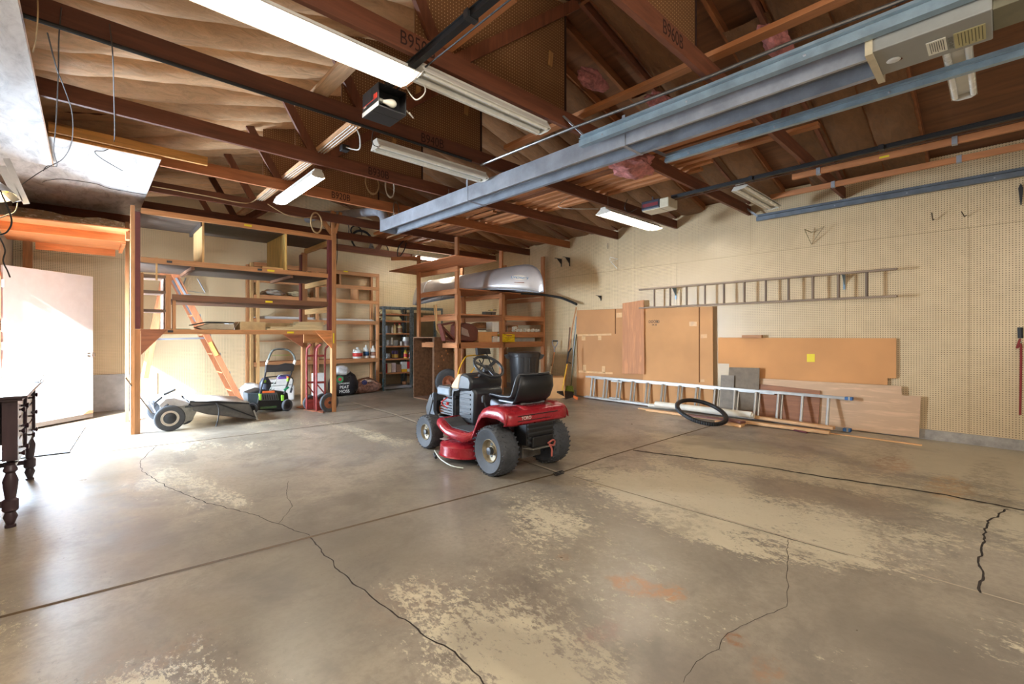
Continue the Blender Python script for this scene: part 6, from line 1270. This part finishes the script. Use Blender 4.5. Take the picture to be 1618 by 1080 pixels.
# timber header and shelf over the door
hdw = T('overhead_shelf', 'timber shelf boxed in over the side door, its boards glowing in the daylight', 'shelf', (-.2, 8.4, 2.4))
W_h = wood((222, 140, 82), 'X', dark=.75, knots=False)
def fr(px0, py0, px1, py1, px2, py2, px3, py3, Y, th, m, nm):
    P(nm, MB().prism([gy(px0, py0, Y), gy(px1, py1, Y), gy(px2, py2, Y), gy(px3, py3, Y)], (0, th, 0)), m, hdw)
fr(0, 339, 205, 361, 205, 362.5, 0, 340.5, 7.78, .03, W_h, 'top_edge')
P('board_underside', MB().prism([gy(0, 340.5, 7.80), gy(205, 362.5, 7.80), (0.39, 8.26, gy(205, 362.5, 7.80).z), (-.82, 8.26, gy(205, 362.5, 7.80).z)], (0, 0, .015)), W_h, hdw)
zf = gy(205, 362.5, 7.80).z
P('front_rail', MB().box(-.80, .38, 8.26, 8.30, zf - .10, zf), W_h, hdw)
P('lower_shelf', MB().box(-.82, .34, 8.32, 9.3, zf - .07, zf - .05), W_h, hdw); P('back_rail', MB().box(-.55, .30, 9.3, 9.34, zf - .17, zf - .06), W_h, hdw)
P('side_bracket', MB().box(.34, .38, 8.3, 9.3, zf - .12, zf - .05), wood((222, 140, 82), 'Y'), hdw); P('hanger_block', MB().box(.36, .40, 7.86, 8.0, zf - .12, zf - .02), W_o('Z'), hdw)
P('stud', MB().box(-.74, -.64, 10.2, 10.3, 1.9, 2.75), W_o('Z'), hdw)
P('plastic_film', MB().grid([[wob((x, y, 2.98 + .02 * math.sin(x * 5)), 3, .05) for x in [-.8 + .11 * i for i in range(12)]] for y in (8.9, 9.4, 9.9, 10.2)]), plain((150, 108, 74), .25), hdw, smooth=True)
# desk
ds_ = T('writing_desk', 'dark wooden desk with turned legs and knobbed drawers, cut by the left edge', 'desk', (-.6, 5.2, 0))
M_dk = wood((62, 44, 50), 'X', dark=.7, rough=.35, knots=False); M_dkz = wood((62, 44, 50), 'Z', dark=.7, rough=.35, knots=False)
X0, X1, YA, YB, ZT = -.82, -.355, 4.50, 5.95, .885
P('desk_top', MB().box(X0, X1 + .055, YA - .05, YB + .05, ZT - .02, ZT), M_dk, ds_, bevel=.005); P('top_moulding', MB().box(X0, X1 + .03, YA - .03, YB + .03, ZT - .035, ZT - .02), M_dk, ds_)
P('open_flap', MB().beam((X1 + .03, YA + 1.1, ZT), (X1 + .03, YB + .62, ZT + .06), .03, .012).beam((X1 + .06, YA + 1.1, ZT), (X1 + .06, YB + .66, ZT + .07), .008, .008), M_dk, ds_)
P('end_panel', MB().box(X0, X1 - .08, YA + .01, YA + .03, .33, ZT - .035), M_dkz, ds_); P('end_panel', MB().box(X0, X1 - .08, YB - .03, YB - .01, .33, ZT - .035), M_dkz, ds_)
P('case_front', MB().box(X1 - .05, X1 - .03, YA + .06, YB - .06, .34, ZT - .035), M_dk, ds_)
lp = [(.036, .28), (.022, .27), (.034, .255), (.036, .245), (.024, .235), (.040, .20), (.030, .14), (.026, .125), (.040, .118), (.040, .075), (.026, .065), (.036, .045), (.024, .022), (.020, .012), (.028, .010), (.028, 0)]
for x in (X0 + .04, X1 - .03):
    for y in (YA + .04, YB - .04):
        lg = P('leg', MB().box(x - .036, x + .036, y - .036, y + .036, .45, ZT - .035), M_dkz, ds_)
        P('turned_foot', MB().lathe([(r_ * 1.0, z_ * 1.55 + .0) for r_, z_ in lp] , (x, y, 0), n=20), M_dkz, lg, smooth=True)
for y in (YA + .04, YB - .04): P('stretcher', MB().box(X0 + .04, X1 - .03, y - .012, y + .012, .14, .18), M_dk, ds_)
P('stretcher', MB().box(-.60, -.57, YA + .04, YB - .04, .14, .18), M_dkz, ds_)
dz = [(.70, .835), (.55, .685), (.39, .535)]
for ya, yb in ((YA + .09, YA + .55), (YB - .55, YB - .09)):
    for a_, b_ in dz:
        d_ = P('drawer', MB().box(X1 - .03, X1 - .012, ya, yb, a_, b_), M_dk, ds_, bevel=.004)
        for ky in (ya + .10, yb - .10): P('knob', MB().lathe([(.008, 0), (.007, .02), (.018, .032), (.019, .04), (.002, .043)], (X1 - .012, ky, (a_ + b_) / 2), (1, 0, 0), 14), M_dk, d_, smooth=True)
# rug
def rugm():
    t = NT('woven_rug'); v = t.co(); sp_ = t.n('ShaderNodeSeparateXYZ'); t.l(v, sp_.inputs[0])
    s1 = t.math('SINE', t.math('MULTIPLY', sp_.outputs['X'], 100.0)); s2 = t.math('SINE', t.math('MULTIPLY_ADD', sp_.outputs['Y'], 80.0, t.math('MULTIPLY', sp_.outputs['X'], 50.0)))
    c_ = t.ramp(t.math('MULTIPLY', t.math('MULTIPLY_ADD', s1, .5, .5), t.math('MULTIPLY_ADD', s2, .5, .5)), [(.14, srgb((200, 200, 204))), (.22, srgb((30, 32, 40)))])
    return t.done(c_, .9)
rg = T('rug', 'black and white woven rug on the floor behind the desk legs', 'rug', (-.35, 7.8, 0), R(-4))
P('rug_field', MB().box(-.36, .25, -.82, .95, .002, .012), rugm(), rg, local=True); P('rug_border', MB().box(-.37, .26, -.85, -.82, .001, .013), M_blk, rg, local=True)
